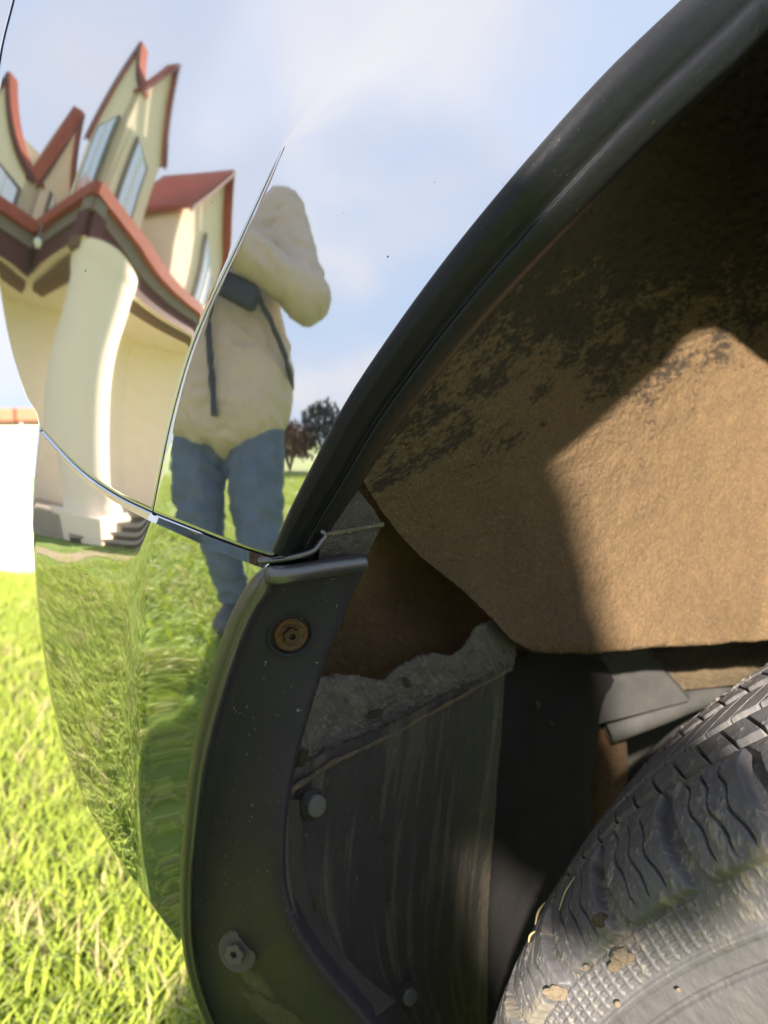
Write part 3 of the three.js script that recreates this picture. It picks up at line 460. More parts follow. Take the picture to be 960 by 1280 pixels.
// ================================================================== wheel, steered, with a muddy tyre
{
  const yaw = -0.621, rollA = -0.188, R = 0.36, a = camToWorld(Math.sin(yaw) * Math.cos(rollA), Math.sin(rollA), Math.cos(yaw) * Math.cos(rollA)).normalize();
  const c0 = camToWorld(0.388, -0.376, -0.302).add(camera.position), u = V(0, 1, 0).cross(a).normalize(), v = a.clone().cross(u);
  const wheel = base('wheel', c0.toArray(), car);
  const pt = (th, w, r) => c0.clone().addScaledVector(a, w).addScaledVector(u, Math.cos(th) * r).addScaledVector(v, Math.sin(th) * r);
  // cross-section from the tread's middle outwards (w, r); mirrored for the inner side
  const half = [[0, R], [0.03, R - 0.0008], [0.06, R - 0.003], [0.085, R - 0.0075], [0.101, R - 0.0145], [0.111, R - 0.0255], [0.1165, R - 0.040], [0.119, R - 0.058], [0.1185, R - 0.078], [0.115, R - 0.10], [0.108, R - 0.118], [0.100, R - 0.128]];
  const hc = new THREE.CatmullRomCurve3(half.map(([w, r]) => V(w, r, 0)), false, 'centripetal'), len = hc.getLength();
  const prof = (s) => { const p = hc.getPointAt(clamp(Math.abs(s) / len)); const t = hc.getTangentAt(clamp(Math.abs(s) / len)); const sg = s < 0 ? -1 : 1; return { w: p.x * sg, r: p.y, nw: -t.y * sg, nr: t.x }; };
  // angle in the middle of what is seen
  let best = 1e9, th0 = 0; for (let i = 0; i < 720; i++) { const th = i / 720 * 2 * Math.PI, p = pt(th, 0.09, R - 0.01).sub(camera.position), fw = dir(480, 640), dz = p.dot(fw), dy = p.dot(V(0, cp, -sp)), px = 480 + F * p.x / dz, py = 640 - F * dy / dz; const e = Math.hypot(px - 820, py - 1060); if (dz > 0 && e < best) { best = e; th0 = th; } }
  const pitch = 0.047, box = (x, w, e) => sstep(-w - e, -w, x) * (1 - sstep(w, w + e, x)) ;      // 1 inside a band
  function relief(th, s) {
    const arc = (th - th0) * R, S = Math.abs(s); let h = 0, mud = 0;
    // grooves round the tread
    for (const g of [0.019, 0.053]) h -= 0.0070 * box(S - g + 0.0012 * Math.sin(arc * 70), 0.0028, 0.0022);
    // cuts across the ribs
    const rowi = S < 0.019 ? 0 : S < 0.053 ? 1 : 2;
    if (S < 0.053) { const slant = arc + (s > 0 ? 1 : -1) * S * 0.55 * (rowi ? 1 : -1), k = slant / 0.0155 + rowi * 0.37, f = (k - Math.floor(k) - 0.5) * 0.0155; h -= 0.0042 * box(f, 0.0004, 0.0005); }
    // shoulder lugs, wide gaps between them, fine cuts in them
    if (S >= 0.053) {
      const bend = arc + 0.20 * (S - 0.053) + 1.6 * (S - 0.053) ** 2, k = bend / pitch, f = (k - Math.floor(k)) * pitch, gap = 0.0095 * sstep(0.056, 0.07, S) + 0.002, on = box(f - pitch / 2, pitch / 2 - gap / 2, 0.0022);
      const over = 1 - sstep(0.1165, 0.1190, S);
      h += -0.0065 * (1 - on) * over * (1 - 0.35 * sstep(0.085, 0.118, S)) - 0.0045 * sstep(0.1165, 0.1190, S) * (1 - 0.0 * on);
      for (let q = 1; q <= 3; q++) { const x = f - gap / 2 - (pitch - gap) * q / 4 + 0.0012 * Math.sin(S * 240 + q); h -= 0.0030 * box(x, 0.00035, 0.0004) * on * sstep(0.060, 0.064, S) * (1 - sstep(0.108, 0.115, S)); }
      // hatching below the lugs
      if (S > 0.1195 && S < 0.139) { const kk = arc / 0.0066, ff = Math.abs(kk - Math.floor(kk) - 0.5), bar = sstep(0.30, 0.38, ff), rr = (S / 0.0032) % 1, cross = sstep(0.25, 0.4, Math.abs(rr - 0.5) * 2 * 0.8); const patch = 0.05 + 0.95 * sstep(0.42, 0.55, vnoise(arc / 0.05, 3, 5)); h += 0.0011 * Math.max(bar, 0.8 * cross) * patch * box(S - 0.1285, 0.0075, 0.002); }
      h += 0.0010 * box(S - 0.1405, 0.0010, 0.0012) + 0.0006 * sstep(0.142, 0.146, S) - 0.0012 * box(S - 0.1515, 0.0008, 0.0008) + 0.0004 * sstep(0.152, 0.156, S);
    }
    const n1 = fbm(arc * 60 + 40, s * 60 + 9, 3, 4), n2 = fbm(arc * 260 + 4, s * 120 + 90, 13, 3), n3 = fbm(arc * 700 + 4, s * 500 + 90, 23, 2);
    const zone = 0.25 + 0.75 * box(S - 0.085, 0.034, 0.03);
    mud = sstep(0.56, 0.70, n1 * 0.45 + n2 * 0.35 + n3 * 0.2 + (h < -0.002 && h > -0.006 ? 0.035 : 0)) * zone * (S > 0.14 ? 0.3 : 1);
    const fleck = 0.85 * sstep(0.645, 0.69, n3 * 0.72 + n1 * 0.28) * zone * (S > 0.14 ? 0.3 : 1);
    mud = Math.max(mud, 0.9 * sstep(0.60, 0.68, n1) * box(S - 0.1175, 0.004, 0.004));
    h += mud * 0.0005 * (0.5 + n3) + (n2 - 0.5) * 0.0004 * zone + (n3 - 0.5) * 0.0003 * zone;
    if (S > 0.3) h += (n3 - 0.5) * 0.0002;
    return [h, Math.max(mud, fleck), n2, n3];
  }
  const ths = []; { const d = 0.62, dense = 1150; for (let i = 0; i <= dense; i++) ths.push(th0 - d + 2 * d * i / dense); const rest = 130; for (let i = 1; i <= rest; i++) ths.push(th0 + d + (2 * Math.PI - 2 * d) * i / rest); }
  const ss = []; for (let s = -len; s < -0.12; s += 0.008) ss.push(s); for (let s = -0.12; s < -0.02; s += 0.0014) ss.push(s); for (let s = -0.02; s < 0.172; s += 0.00062) ss.push(s); for (let s = 0.172; s <= len; s += 0.003) ss.push(s); ss.push(len);
  const nu = ss.length - 1, nv = ths.length - 1, pos = new Float32Array(ss.length * ths.length * 3), col = new Float32Array(pos.length), uv = new Float32Array(ss.length * ths.length * 2), idx = new Uint32Array(nu * nv * 6);
  const P = ss.map(prof); let k = 0;
  for (let j = 0; j <= nv; j++) for (let i = 0; i <= nu; i++, k++) {
    const th = ths[j], q = P[i], wrap = th > th0 + Math.PI ? th - 2 * Math.PI : th, [h, mud, n2, n3] = relief(wrap, ss[i]);
    const p = pt(th, q.w + q.nw * h, q.r + q.nr * h).sub(c0);
    pos[3 * k] = p.x; pos[3 * k + 1] = p.y; pos[3 * k + 2] = p.z; uv[2 * k] = th * R; uv[2 * k + 1] = ss[i];
    const g = mixf(0.082, 0.125, n2) * (ss[i] > 0.14 ? 0.72 : 1), c = mix3([g, g * 1.02, g * 1.12], [0.20, 0.182, 0.150], mud * (0.55 + 0.45 * n3));
    col[3 * k] = c[0]; col[3 * k + 1] = c[1]; col[3 * k + 2] = c[2];
  }
  k = 0; for (let j = 0; j < nv; j++) for (let i = 0; i < nu; i++) { const A = j * (nu + 1) + i, B = A + 1, C = A + nu + 1, D = C + 1; idx[k++] = A; idx[k++] = C; idx[k++] = D; idx[k++] = A; idx[k++] = D; idx[k++] = B; }
  const g = new THREE.BufferGeometry(); g.setAttribute('position', new THREE.BufferAttribute(pos, 3)); g.setAttribute('color', new THREE.BufferAttribute(col, 3)); g.setAttribute('uv', new THREE.BufferAttribute(uv, 2)); g.setIndex(new THREE.BufferAttribute(idx, 1)); g.computeVertexNormals();
  const tyre = new THREE.Mesh(g, std({ vertexColors: true, roughness: 0.62, bumpMap: rep(grit, 8), bumpScale: 0.0003 })); tyre.name = 'tyre'; tyre.castShadow = tyre.receiveShadow = true; wheel.add(tyre);
  // rim
  const toW = new THREE.Matrix4().makeBasis(u, v, a).setPosition(c0), rimMat = std({ color: lin(0.55, 0.56, 0.57), metalness: 0.9, roughness: 0.35 });
  const barrel = new THREE.LatheGeometry([[0.232, -0.10], [0.236, -0.098], [0.222, -0.09], [0.205, -0.06], [0.203, 0.05], [0.222, 0.085], [0.236, 0.094], [0.239, 0.100], [0.233, 0.103], [0.212, 0.09]].map(([r, y]) => new THREE.Vector2(r, y)), 72).rotateX(Math.PI / 2);
  const parts = [barrel]; const hub = new THREE.LatheGeometry([[0.001, 0.085], [0.03, 0.085], [0.036, 0.08], [0.065, 0.072], [0.075, 0.05], [0.07, 0.02]].map(([r, y]) => new THREE.Vector2(r, y)), 48).rotateX(Math.PI / 2); parts.push(hub);
  for (let i = 0; i < 5; i++) { const s = new RoundedBoxGeometry(0.155, 0.052, 0.024, 3, 0.009); s.translate(0.138, 0, 0.071); s.rotateZ(i / 5 * 2 * Math.PI + 0.3); parts.push(s); }
  const rim = merge(parts); rim.applyMatrix4(toW); part('rim', rim, rimMat, wheel);
  // clods of dried earth stuck to it, and blades of cut grass
  scene.updateMatrixWorld(true);
  const clodMap = tex(128, (x, y) => mix3([0.10, 0.08, 0.056], [0.19, 0.155, 0.11], fbm(x * 12, y * 12, 5, 5, 12))), clodMat = std({ map: rep(clodMap, 30), roughness: 1 }), dark = std({ map: rep(clodMap, 30), color: lin(0.5, 0.45, 0.4), roughness: 1 });
  const bin = (() => { // coarse copy of the tyre for finding points on it
    const G = [], n = 240, m = 60; for (let j = 0; j <= n; j++) for (let i = 0; i <= m; i++) { const q = prof(-0.1 + 0.28 * i / m); G.push(pt(th0 - 0.9 + 1.8 * j / n, q.w, q.r)); } const me = new THREE.Mesh(gridGeo(G, m, n), new THREE.MeshBasicMaterial({ side: THREE.DoubleSide })); me.updateMatrixWorld(); return me; })();
  const on = (px, py) => { const h = new THREE.Raycaster(camera.position.clone(), dir(px, py).normalize()).intersectObject(bin)[0]; return h && { p: h.point, n: h.face.normal.dot(camera.position.clone().sub(h.point)) < 0 ? h.face.normal.clone().negate() : h.face.normal.clone() }; };
  for (const [x, y, s, m, fx] of [[752, 1150, 0.0032, dark, 1], [780, 1196, 0.0032, clodMat, 1.6], [769, 1207, 0.0022, clodMat, 1.3], [696, 1241, 0.0030, clodMat, 1.8], [734, 1210, 0.0014, clodMat, 1], [772, 1255, 0.0012, clodMat, 1], [848, 1237, 0.0010, clodMat, 1]]) {
    const h = on(x, y); if (!h) continue;
    const q = new THREE.IcosahedronGeometry(s, 4), pp = q.attributes.position; for (let i = 0; i < pp.count; i++) { const d = 0.35 + 1.2 * fbm(pp.getX(i) * 640 + x, pp.getY(i) * 640 + pp.getZ(i) * 500 + y, 3, 4); pp.setXYZ(i, pp.getX(i) * d * fx, pp.getY(i) * d, pp.getZ(i) * d * 0.75); }
    q.computeVertexNormals(); q.rotateZ(-0.5 + (x % 7) * 0.15); q.translate(...h.p.addScaledVector(h.n, s * 0.25).toArray()); part('mud_clod', mergeVertices(q), m, wheel);
  }
  const bladeMat = std({ color: lin(0.20, 0.33, 0.05), roughness: 0.8 }), straw = std({ color: lin(0.42, 0.36, 0.17), roughness: 0.9 });
  for (const [x0, y0, x1, y1, m, w] of [[684, 1130, 672, 1158, straw, 0.0006], [672, 1166, 664, 1180, straw, 0.0006], [722, 1098, 702, 1140, straw, 0.0004], [648, 1190, 618, 1232, bladeMat, 0.0009], [640, 1200, 606, 1268, bladeMat, 0.0012]]) {
    const p = on(x0, y0), q = on(x1, y1) ?? (p && { p: at(x1, y1, p.p.clone().sub(camera.position).dot(dir(480, 640)) * 1.0), n: p.n }); if (!p) continue;
    const A = p.p.clone().addScaledVector(p.n, 0.0014), B = q.p.clone().addScaledVector(q.n, 0.0014), C = A.clone().lerp(B, 0.5).addScaledVector(p.n, 0.001); part('stuck_grass', sweep([A, C, B], (t) => w * Math.sqrt(clamp(Math.sin(Math.PI * mixf(0.04, 0.96, t)))), 16, 6), m, wheel);
  }
}
// ================================================================== the house that the paint mirrors
{
  const O = V(-0.12, 0, -0.36), pt = (az, d, y = 0) => V(O.x + Math.sin(az * Math.PI / 180) * d, y, O.z + Math.cos(az * Math.PI / 180) * d);
  const stucco = tex(512, (u, v) => mix3([0.87, 0.755, 0.585], [0.92, 0.82, 0.66], fbm(u * 10, v * 10, 5, 5, 10))), wallM = std({ map: rep(stucco, 0.7), roughness: 0.95, bumpMap: rep(grit, 3), bumpScale: 0.002 });
  const creamM = std({ map: rep(stucco, 0.7), color: lin(1.0, 1.0, 1.05), roughness: 0.8 });
  const tileT = tex(512, (u, v) => mix3([0.30, 0.070, 0.045], [0.42, 0.12, 0.075], fbm(u * 12, v * 12, 15, 4, 12))), red = std({ map: rep(tileT, 1.2), roughness: 0.8 });
  const maroon = std({ color: lin(0.105, 0.035, 0.032), roughness: 0.7 }), greyT = std({ color: lin(0.24, 0.20, 0.17), roughness: 0.8 }), brownT = std({ color: lin(0.17, 0.105, 0.065), roughness: 0.8 });
  const glassM = new THREE.MeshPhysicalMaterial({ color: lin(0.72, 0.78, 0.80), roughness: 0.08, metalness: 0.55, side: THREE.DoubleSide, ior: 1.9 }), frameM = std({ color: lin(0.16, 0.14, 0.12), roughness: 0.6 }), whiteM = std({ color: lin(0.78, 0.77, 0.73), roughness: 0.6 });
  const stoneT = tex(256, (u, v) => mix3([0.30, 0.26, 0.22], [0.42, 0.37, 0.30], fbm(u * 14, v * 14, 25, 4, 14))), stone = std({ map: rep(stoneT, 2), roughness: 0.9 }), stoneD = std({ map: rep(stoneT, 2), color: lin(0.33, 0.31, 0.3), roughness: 0.9 });
  const P = pt(-76, 5.35), Rr = pt(-55, 8.1), Vv = pt(-82.5, 7.0), E = pt(-97, 6.9);
  const house = tag(base('house', P.toArray()), 'cream house with steep red gables and a round porch column, mirrored in the paint', 'house');
  const up = (p, y) => V(p.x, y, p.z), EY = 4.55;
  // porch eaves: three boards, one above the other, with the edge of the red roof on top
  const line = [E, Vv, P, Rr];
  const inward = (p, q, k) => { const d = q.clone().sub(p).normalize(), n = V(d.z, 0, -d.x); if (n.dot(V(1, 0, -0.2)) > 0) n.negate(); return n.multiplyScalar(k); };
  const board = (name, y0, y1, inset, thick, m) => { for (let i = 0; i < 3; i++) { const p = line[i], q = line[i + 1], n = inward(p, q, inset), th = inward(p, q, thick), a = up(p, y0).add(n), b = up(q, y0).add(n); part(name, prism([a, b, up(b, y1), up(a, y1)], th), m, house); } };
  board('roof_edge', EY - 0.16, EY + 0.02, -0.06, 0.30, red); board('fascia', EY - 0.34, EY - 0.163, 0.03, 0.2, greyT); board('fascia', EY - 0.66, EY - 0.343, 0.07, 0.2, maroon); board('fascia', EY - 0.80, EY - 0.663, 0.11, 0.2, brownT);
  // porch roof and ceiling
  const back = pt(-77, 9.2), bE = pt(-97, 9.0), bR = pt(-58, 10.4);
  part('porch_roof', [prism([up(E, EY), up(Vv, EY), up(back, EY + 1.0), up(bE, EY + 1.0)], V(0, -0.08, 0)), prism([up(Vv, EY), up(P, EY), up(back, EY + 1.0)], V(0, -0.083, 0)), prism([up(P, EY), up(Rr, EY), up(bR, EY + 1.0), up(back, EY + 1.0)], V(0, -0.086, 0))], red, house);
  part('porch_ceiling', [E, Vv, P, Rr, bR, back, bE].length && [poly3([up(P, EY - 0.70), up(Rr, EY - 0.70), up(bR, EY - 0.70), up(back, EY - 0.70)]), poly3([up(P, EY - 0.701), up(back, EY - 0.701), up(Vv, EY - 0.701)]), poly3([up(Vv, EY - 0.702), up(back, EY - 0.702), up(bE, EY - 0.702), up(E, EY - 0.702)])], wallM, house);
  // walls behind the porch
  const w = [pt(-98, 7.5), pt(-84, 7.9), pt(-75, 7.6), pt(-66, 8.6), pt(-50, 9.6)];
  for (let i = 0; i < 4; i++) { const n = inward(w[i], w[i + 1], 0.22 + i * 0.004); part('wall', prism([up(w[i], 0), up(w[i + 1], 0), up(w[i + 1], EY + 1.6), up(w[i], EY + 1.6)], n), wallM, house); }
  part('porch_floor', prism([up(pt(-98, 6.4), 0.0), up(pt(-80, 5.6), 0), up(pt(-69.5, 5.35), 0), up(pt(-55, 7.0), 0), up(pt(-50, 9.5), 0), up(pt(-98, 7.6), 0)], V(0, 0.33, 0)), stone, house);
  // column
  const cc = pt(-72.6, 5.75), col = new THREE.LatheGeometry([[0.47, 0.33], [0.48, 0.36], [0.48, 0.44], [0.46, 0.48], [0.45, 0.56], [0.45, 1.4], [0.445, 3.4], [0.44, 3.62], [0.455, 3.66], [0.46, 3.75], [0.46, 3.86]].map(([r, y]) => new THREE.Vector2(r, y)), 48); col.translate(cc.x, 0, cc.z);
  part('column', col, creamM, house); part('plinth', block(V(cc.x, 0.19, cc.z), 1.0, 0.40, 1.0, 0.9, 0.02), creamM, house);
  // steps on either side of the plinth
  const stepRun = (a0, a1, n, y0, dy, dep, name) => { for (let i = 0; i < n; i++) { const a = pt(...a0).lerp(pt(...a0), 0), d = a1; const p = V(a.x + d[0] * i * dep, 0, a.z + d[1] * i * dep), q = V(p.x + d[2], 0, p.z + d[3]); const n2 = V(d[0], 0, d[1]).multiplyScalar(0.9); const s = base('step', p.toArray(), house);
    part('riser', prism([up(p, 0.0), up(q, 0.0), up(q, y0 + dy * (i + 1) - 0.05), up(p, y0 + dy * (i + 1) - 0.05)], n2), stoneD, s); const ov = V(-d[0] * 0.04, 0, -d[1] * 0.04), pp = p.clone().add(ov), qq = q.clone().add(ov); part('tread', prism([up(pp, y0 + dy * (i + 1) - 0.048), up(qq, y0 + dy * (i + 1) - 0.048), up(qq, y0 + dy * (i + 1)), up(pp, y0 + dy * (i + 1))], n2.clone().multiplyScalar(1.05)), stone, s); } };
  { const f = V(-Math.sin(-70 * Math.PI / 180), 0, -Math.cos(-70 * Math.PI / 180)).negate(), r = V(0.45, 0, 0.9).normalize(); stepRun([-70.6, 5.05], [f.x * 0.25 + r.x * 0.75, f.z * 0.25 + r.z * 0.75, r.x * 1.1 - f.x * 1.2, r.z * 1.1 - f.z * 1.2].map((x) => x), 4, 0.0, 0.115, 0.16); }
  stepRun([-77.2, 5.3], [-0.97, 0.24, 0.10, 0.42], 2, 0.0, 0.13, 0.25);
  // lamp under the ceiling
  const lc = pt(-82, 5.6); { const l = base('ceiling_lamp', up(lc, EY - 0.7).toArray(), house); const s = new THREE.SphereGeometry(0.055, 20, 14); s.translate(lc.x, EY - 0.93, lc.z); part('lamp_shade', s, whiteM, l); const st = new THREE.CylinderGeometry(0.015, 0.015, 0.24, 8); st.translate(lc.x, EY - 0.82, lc.z); part('stem', st, frameM, l); }
  // one gable: wall from a to b, eaves at ya and yb, apex at share k of the width, roof slopes sagging inwards, carried back by vector d
  function windowOn(a, b, c, wdt, y0, y1, cut, n) {
    const d = b.clone().sub(a).normalize(), q = (s, y, o) => V(a.x + d.x * s, y, a.z + d.z * s).addScaledVector(n, o), L = c * b.distanceTo(a), h = wdt / 2, win = base('window', q(L, y0, 0).toArray(), house);
    const out = (k, o) => [q(L - h - k, y0 - k, o), q(L + h + k, y0 - k, o), q(L + h + k, y1 - cut + k, o), q(L - h - k, y1 + k, o)];
    part('window_frame', prism(out(0.05, 0.02), n.clone().multiplyScalar(0.035)), frameM, win); part('pane', prism(out(0, 0.045), n.clone().multiplyScalar(0.02)), glassM, win);
    part('glazing_bar', [prism([q(L - 0.015, y0, 0.065), q(L + 0.015, y0, 0.065), q(L + 0.015, y1 - cut / 2, 0.065), q(L - 0.015, y1 - cut / 2, 0.065)], n.clone().multiplyScalar(0.012))], whiteM, win);
  }
  function gable(a, b, ya, yb, ap, k, d, yBase, sag = 0.10, over = 0.07, roofT = 0.07) {
    const len = a.distanceTo(b), e = b.clone().sub(a).normalize(), n = d.clone().normalize().negate(), m = a.clone().lerp(b, k);
    const side = (p0, y0, p1, y1) => Array.from({ length: 9 }, (_, i) => { const t = i / 8, p = p0.clone().lerp(p1, t); return V(p.x, mixf(y0, y1, t) - sag * 4 * t * (1 - t) * 0.9, p.z); });
    const L = side(a, ya, m, ap), Rg = side(m, ap, b, yb), top = [...L, ...Rg.slice(1)];
    part('gable_wall', prism([up(a, yBase), up(b, yBase), ...top.slice().reverse()], d), wallM, house);
    for (const s of [L, Rg.slice().reverse()]) {       // eave -> apex
      const ex = s[0].clone().sub(s[1]).normalize().multiplyScalar(over), pts = [s[0].clone().add(ex), ...s].map((p) => p.clone().addScaledVector(n, over)), rows = pts.map((p) => p.clone().add(V(0, roofT, 0))), dd = d.clone().addScaledVector(n, -over);
      const out = []; for (let i = 0; i < pts.length - 1; i++) out.push(prism([pts[i], pts[i + 1], rows[i + 1], rows[i]], dd)); part('gable_roof', out, red, house);
      const f = []; for (let i = 0; i < pts.length - 1; i++) { const lo = (p) => p.clone().add(V(0, -0.07, 0)).addScaledVector(n, 0.012), hi = (p) => p.clone().add(V(0, roofT * 0.55, 0)).addScaledVector(n, 0.012); f.push(prism([lo(pts[i]), lo(pts[i + 1]), hi(pts[i + 1]), hi(pts[i])], n.clone().multiplyScalar(0.03))); } part('barge_board', f, maroon, house);
    }
    return { e, n };
  }
  const unit = (a, b) => b.clone().sub(a).normalize();
  // tower over the corner of the porch
  { const c = pt(-75.4, 6.3), l = pt(-79.4, 6.95), r = pt(-68.8, 6.95), back = unit(c, l).multiplyScalar(0.16), backL = unit(c, r).multiplyScalar(0.16);
    const g1 = gable(c, r, 7.15, 6.55, 8.25, 0.34, back, 3.9, 0.10); windowOn(c, r, 0.50, 0.34, 5.15, 6.35, 0.25, g1.n);
    const g2 = gable(l, c, 6.3, 7.15, 8.5, 0.28, backL, 3.9, 0.12); windowOn(l, c, 0.5, 0.36, 5.1, 6.4, -0.1, g2.n); }
  // twin gables of the left wing
  { const c = pt(-84.6, 7.3), l = pt(-96, 7.6), r = pt(-78.6, 7.7), back = unit(c, l).multiplyScalar(0.16), backL = unit(c, r).multiplyScalar(0.16);
    const g1 = gable(c, r, 5.35, 5.4, 7.0, 0.40, back, 3.9, 0.22); windowOn(c, r, 0.62, 0.34, 4.5, 5.35, 0.3, g1.n);
    const g2 = gable(l, c, 5.0, 5.35, 6.75, 0.24, backL, 3.9, 0.24); windowOn(l, c, 0.70, 0.50, 4.6, 5.3, 0.25, g2.n); }
  // dormer of the right wing, its roof running back
  { const a = pt(-64.2, 7.0), b = pt(-56.6, 8.5), e = unit(a, b), back = V(e.z, 0, -e.x); if (back.dot(V(0.5, 0, 0.87)) > 0) back.negate(); back.multiplyScalar(1.35);
    const g1 = gable(a, b, 6.0, 5.5, 7.45, 0.45, back, 3.9, 0.02, 0.18, 0.10); windowOn(a, b, 0.52, 0.40, 4.9, 6.0, 0.5, g1.n); }
  // main roof behind it all
  part('main_roof', prism([up(pt(-99, 8.6), EY + 0.9), up(pt(-52, 10.4), EY + 0.9), up(pt(-60, 12.4), EY + 1.5), up(pt(-92, 11.2), EY + 1.5)], V(0, -0.12, 0)), red, house);
}
// ================================================================== low white wall with a red coping beyond the end of the car
{
  const Z = -4.15, wall = tag(base('garden_wall', [-1.9, 0, Z]), 'low white garden wall with a red coping beyond the grass', 'wall');
  const wm = std({ map: rep(tex(256, (u, v) => { const g = mixf(0.78, 0.86, fbm(u * 9, v * 9, 5, 5, 9)); return [g, g, g * 0.98]; }), 0.6), roughness: 0.9, bumpMap: rep(grit, 2), bumpScale: 0.002 });
  part('wall_body', block(V(-1.9, 0.41, Z), 6.4, 0.82, 0.18, 0, 0.01), wm, wall); part('plinth', block(V(-1.9, 0.11, Z + 0.03), 6.42, 0.22, 0.2, 0, 0.01), wm, wall);
  const red2 = std({ map: rep(tex(128, (u, v) => mix3([0.36, 0.12, 0.07], [0.48, 0.19, 0.12], fbm(u * 12, v * 12, 25, 4, 12))), 2), roughness: 0.8 });
  for (let i = 0; i < 16; i++) part('coping_tile', block(V(-4.9 + i * 0.4, 0.855 + (i % 3) * 0.001, Z), 0.394, 0.07, 0.28, 0, 0.012), red2, wall);
}
// ================================================================== path and bushes
{
  const soil = std({ map: rep(tex(256, (u, v) => mix3([0.24, 0.19, 0.12], [0.36, 0.30, 0.19], fbm(u * 16, v * 16, 5, 5, 16))), 1), roughness: 1 });
  const pts = []; const path = []; for (let i = 0; i <= 20; i++) { const az = mixf(-100, -50, i / 20) * Math.PI / 180, d = 3.7 + 0.25 * Math.sin(i * 1.3); path.push([V(-0.12 + Math.sin(az) * d, 0.006, -0.36 + Math.cos(az) * d), V(-0.12 + Math.sin(az) * (d + 0.55), 0.006, -0.36 + Math.cos(az) * (d + 0.55))]); }
  const p = part('path', loft([path.map((x) => x[0]), path.map((x) => x[1])], 60, 3), soil); p.userData.kind = 'structure';
  function bush(name, label, x, z, rad, h, col, col2, seed) {
    const r = rng(seed), g = tag(base(name, [x, 0, z]), label, 'bush'), leaves = [];
    for (let i = 0; i < 1500; i++) { const th = r() * 6.283, ph = Math.acos(1 - 1.5 * r()), k = (0.45 + 0.55 * Math.pow(r(), 0.5)) * (0.75 + 0.5 * fbm(th * 1.3 + seed, ph * 2, seed, 3)); const c = V(x + Math.sin(ph) * Math.cos(th) * rad * k, h * 0.5 + Math.cos(ph) * h * 0.52 * k, z + Math.sin(ph) * Math.sin(th) * rad * k); const s = 0.05 + 0.05 * r(); const q = new THREE.PlaneGeometry(s, s * 1.5); q.rotateX(r() * 3); q.rotateY(r() * 6); q.translate(c.x, c.y, c.z); leaves.push(q); }
    part('foliage', leaves.slice(0, 900), std({ color: col, roughness: 0.9 }), g); part('foliage', leaves.slice(900), std({ color: col2, roughness: 0.9 }), g);
    const st = []; for (let i = 0; i < 6; i++) { const a = i * 1.05; st.push(tube([V(x, 0, z), V(x + Math.cos(a) * rad * 0.25, h * 0.35, z + Math.sin(a) * rad * 0.25), V(x + Math.cos(a) * rad * 0.5, h * 0.7, z + Math.sin(a) * rad * 0.5)], 0.025, 10, 6)); } part('stem', st, std({ color: lin(0.09, 0.06, 0.04), roughness: 1 }), g);
  }
  bush('bush', 'dark rounded bush behind the person, mirrored in the fender', -0.62, 13.0, 0.85, 2.0, lin(0.028, 0.032, 0.04), lin(0.045, 0.05, 0.05), 5);
  bush('bush', 'reddish shrub beside the dark bush, mirrored in the fender', -1.75, 12.2, 0.75, 1.35, lin(0.16, 0.07, 0.055), lin(0.20, 0.13, 0.08), 9);
}
// ================================================================== person beside the viewer, mirrored in the paint
function field(cap, k, box, cell) {      // surface of tapered capsules joined by a smooth minimum; cap: [ax,ay,az,ra,bx,by,bz,rb,k?]
  const [x0, y0, z0, x1, y1, z1] = box, size = Math.max(x1 - x0, y1 - y0, z1 - z0), n = Math.ceil(size / cell) + 3, mc = new MarchingCubes(n, undefined, false, false, 400000), c = V((x0 + x1) / 2, (y0 + y1) / 2, (z0 + z1) / 2), hs = size / 2 * 1.06;
  mc.isolation = 0; const C = cap.map((q) => { const [ax, ay, az, ra, bx, by, bz, rb, kk] = q, dx = bx - ax, dy = by - ay, dz = bz - az; return { ax, ay, az, ra, dx, dy, dz, dr: rb - ra, l2: dx * dx + dy * dy + dz * dz + 1e-12, k: kk ?? k }; });
  const half = n / 2;
  for (let kz = 0; kz < n; kz++) for (let j = 0; j < n; j++) for (let i = 0; i < n; i++) {
    const x = c.x + (i - half) / half * hs, y = c.y + (j - half) / half * hs, z = c.z + (kz - half) / half * hs; let d = 1e3;
    for (const q of C) { const t = clamp(((x - q.ax) * q.dx + (y - q.ay) * q.dy + (z - q.az) * q.dz) / q.l2), ex = x - q.ax - q.dx * t, ey = y - q.ay - q.dy * t, ez = z - q.az - q.dz * t, e = Math.sqrt(ex * ex + ey * ey + ez * ez) - q.ra - q.dr * t; const h = Math.max(q.k - Math.abs(d - e), 0) / q.k; d = Math.min(d, e) - h * h * q.k * 0.25; }
    mc.field[kz * n * n + j * n + i] = -d;
  }
  mc.update(); const g = new THREE.BufferGeometry(), m = mc.count; const pos = mc.positionArray.slice(0, m * 3), nor = mc.normalArray.slice(0, m * 3); for (let i = 0; i < m; i++) { const l = Math.hypot(nor[3 * i], nor[3 * i + 1], nor[3 * i + 2]) || 1; for (let q = 0; q < 3; q++) nor[3 * i + q] /= l; }
  for (let i = 0; i < m; i++) { pos[3 * i] = pos[3 * i] * hs + c.x; pos[3 * i + 1] = pos[3 * i + 1] * hs + c.y; pos[3 * i + 2] = pos[3 * i + 2] * hs + c.z; }
  g.setAttribute('position', new THREE.BufferAttribute(pos, 3)); g.setAttribute('normal', new THREE.BufferAttribute(nor, 3));
  const uv = new Float32Array(m * 2); for (let i = 0; i < m; i++) { uv[2 * i] = pos[3 * i] + pos[3 * i + 2] * 0.7; uv[2 * i + 1] = pos[3 * i + 1]; } g.setAttribute('uv', new THREE.BufferAttribute(uv, 2)); return g;
}
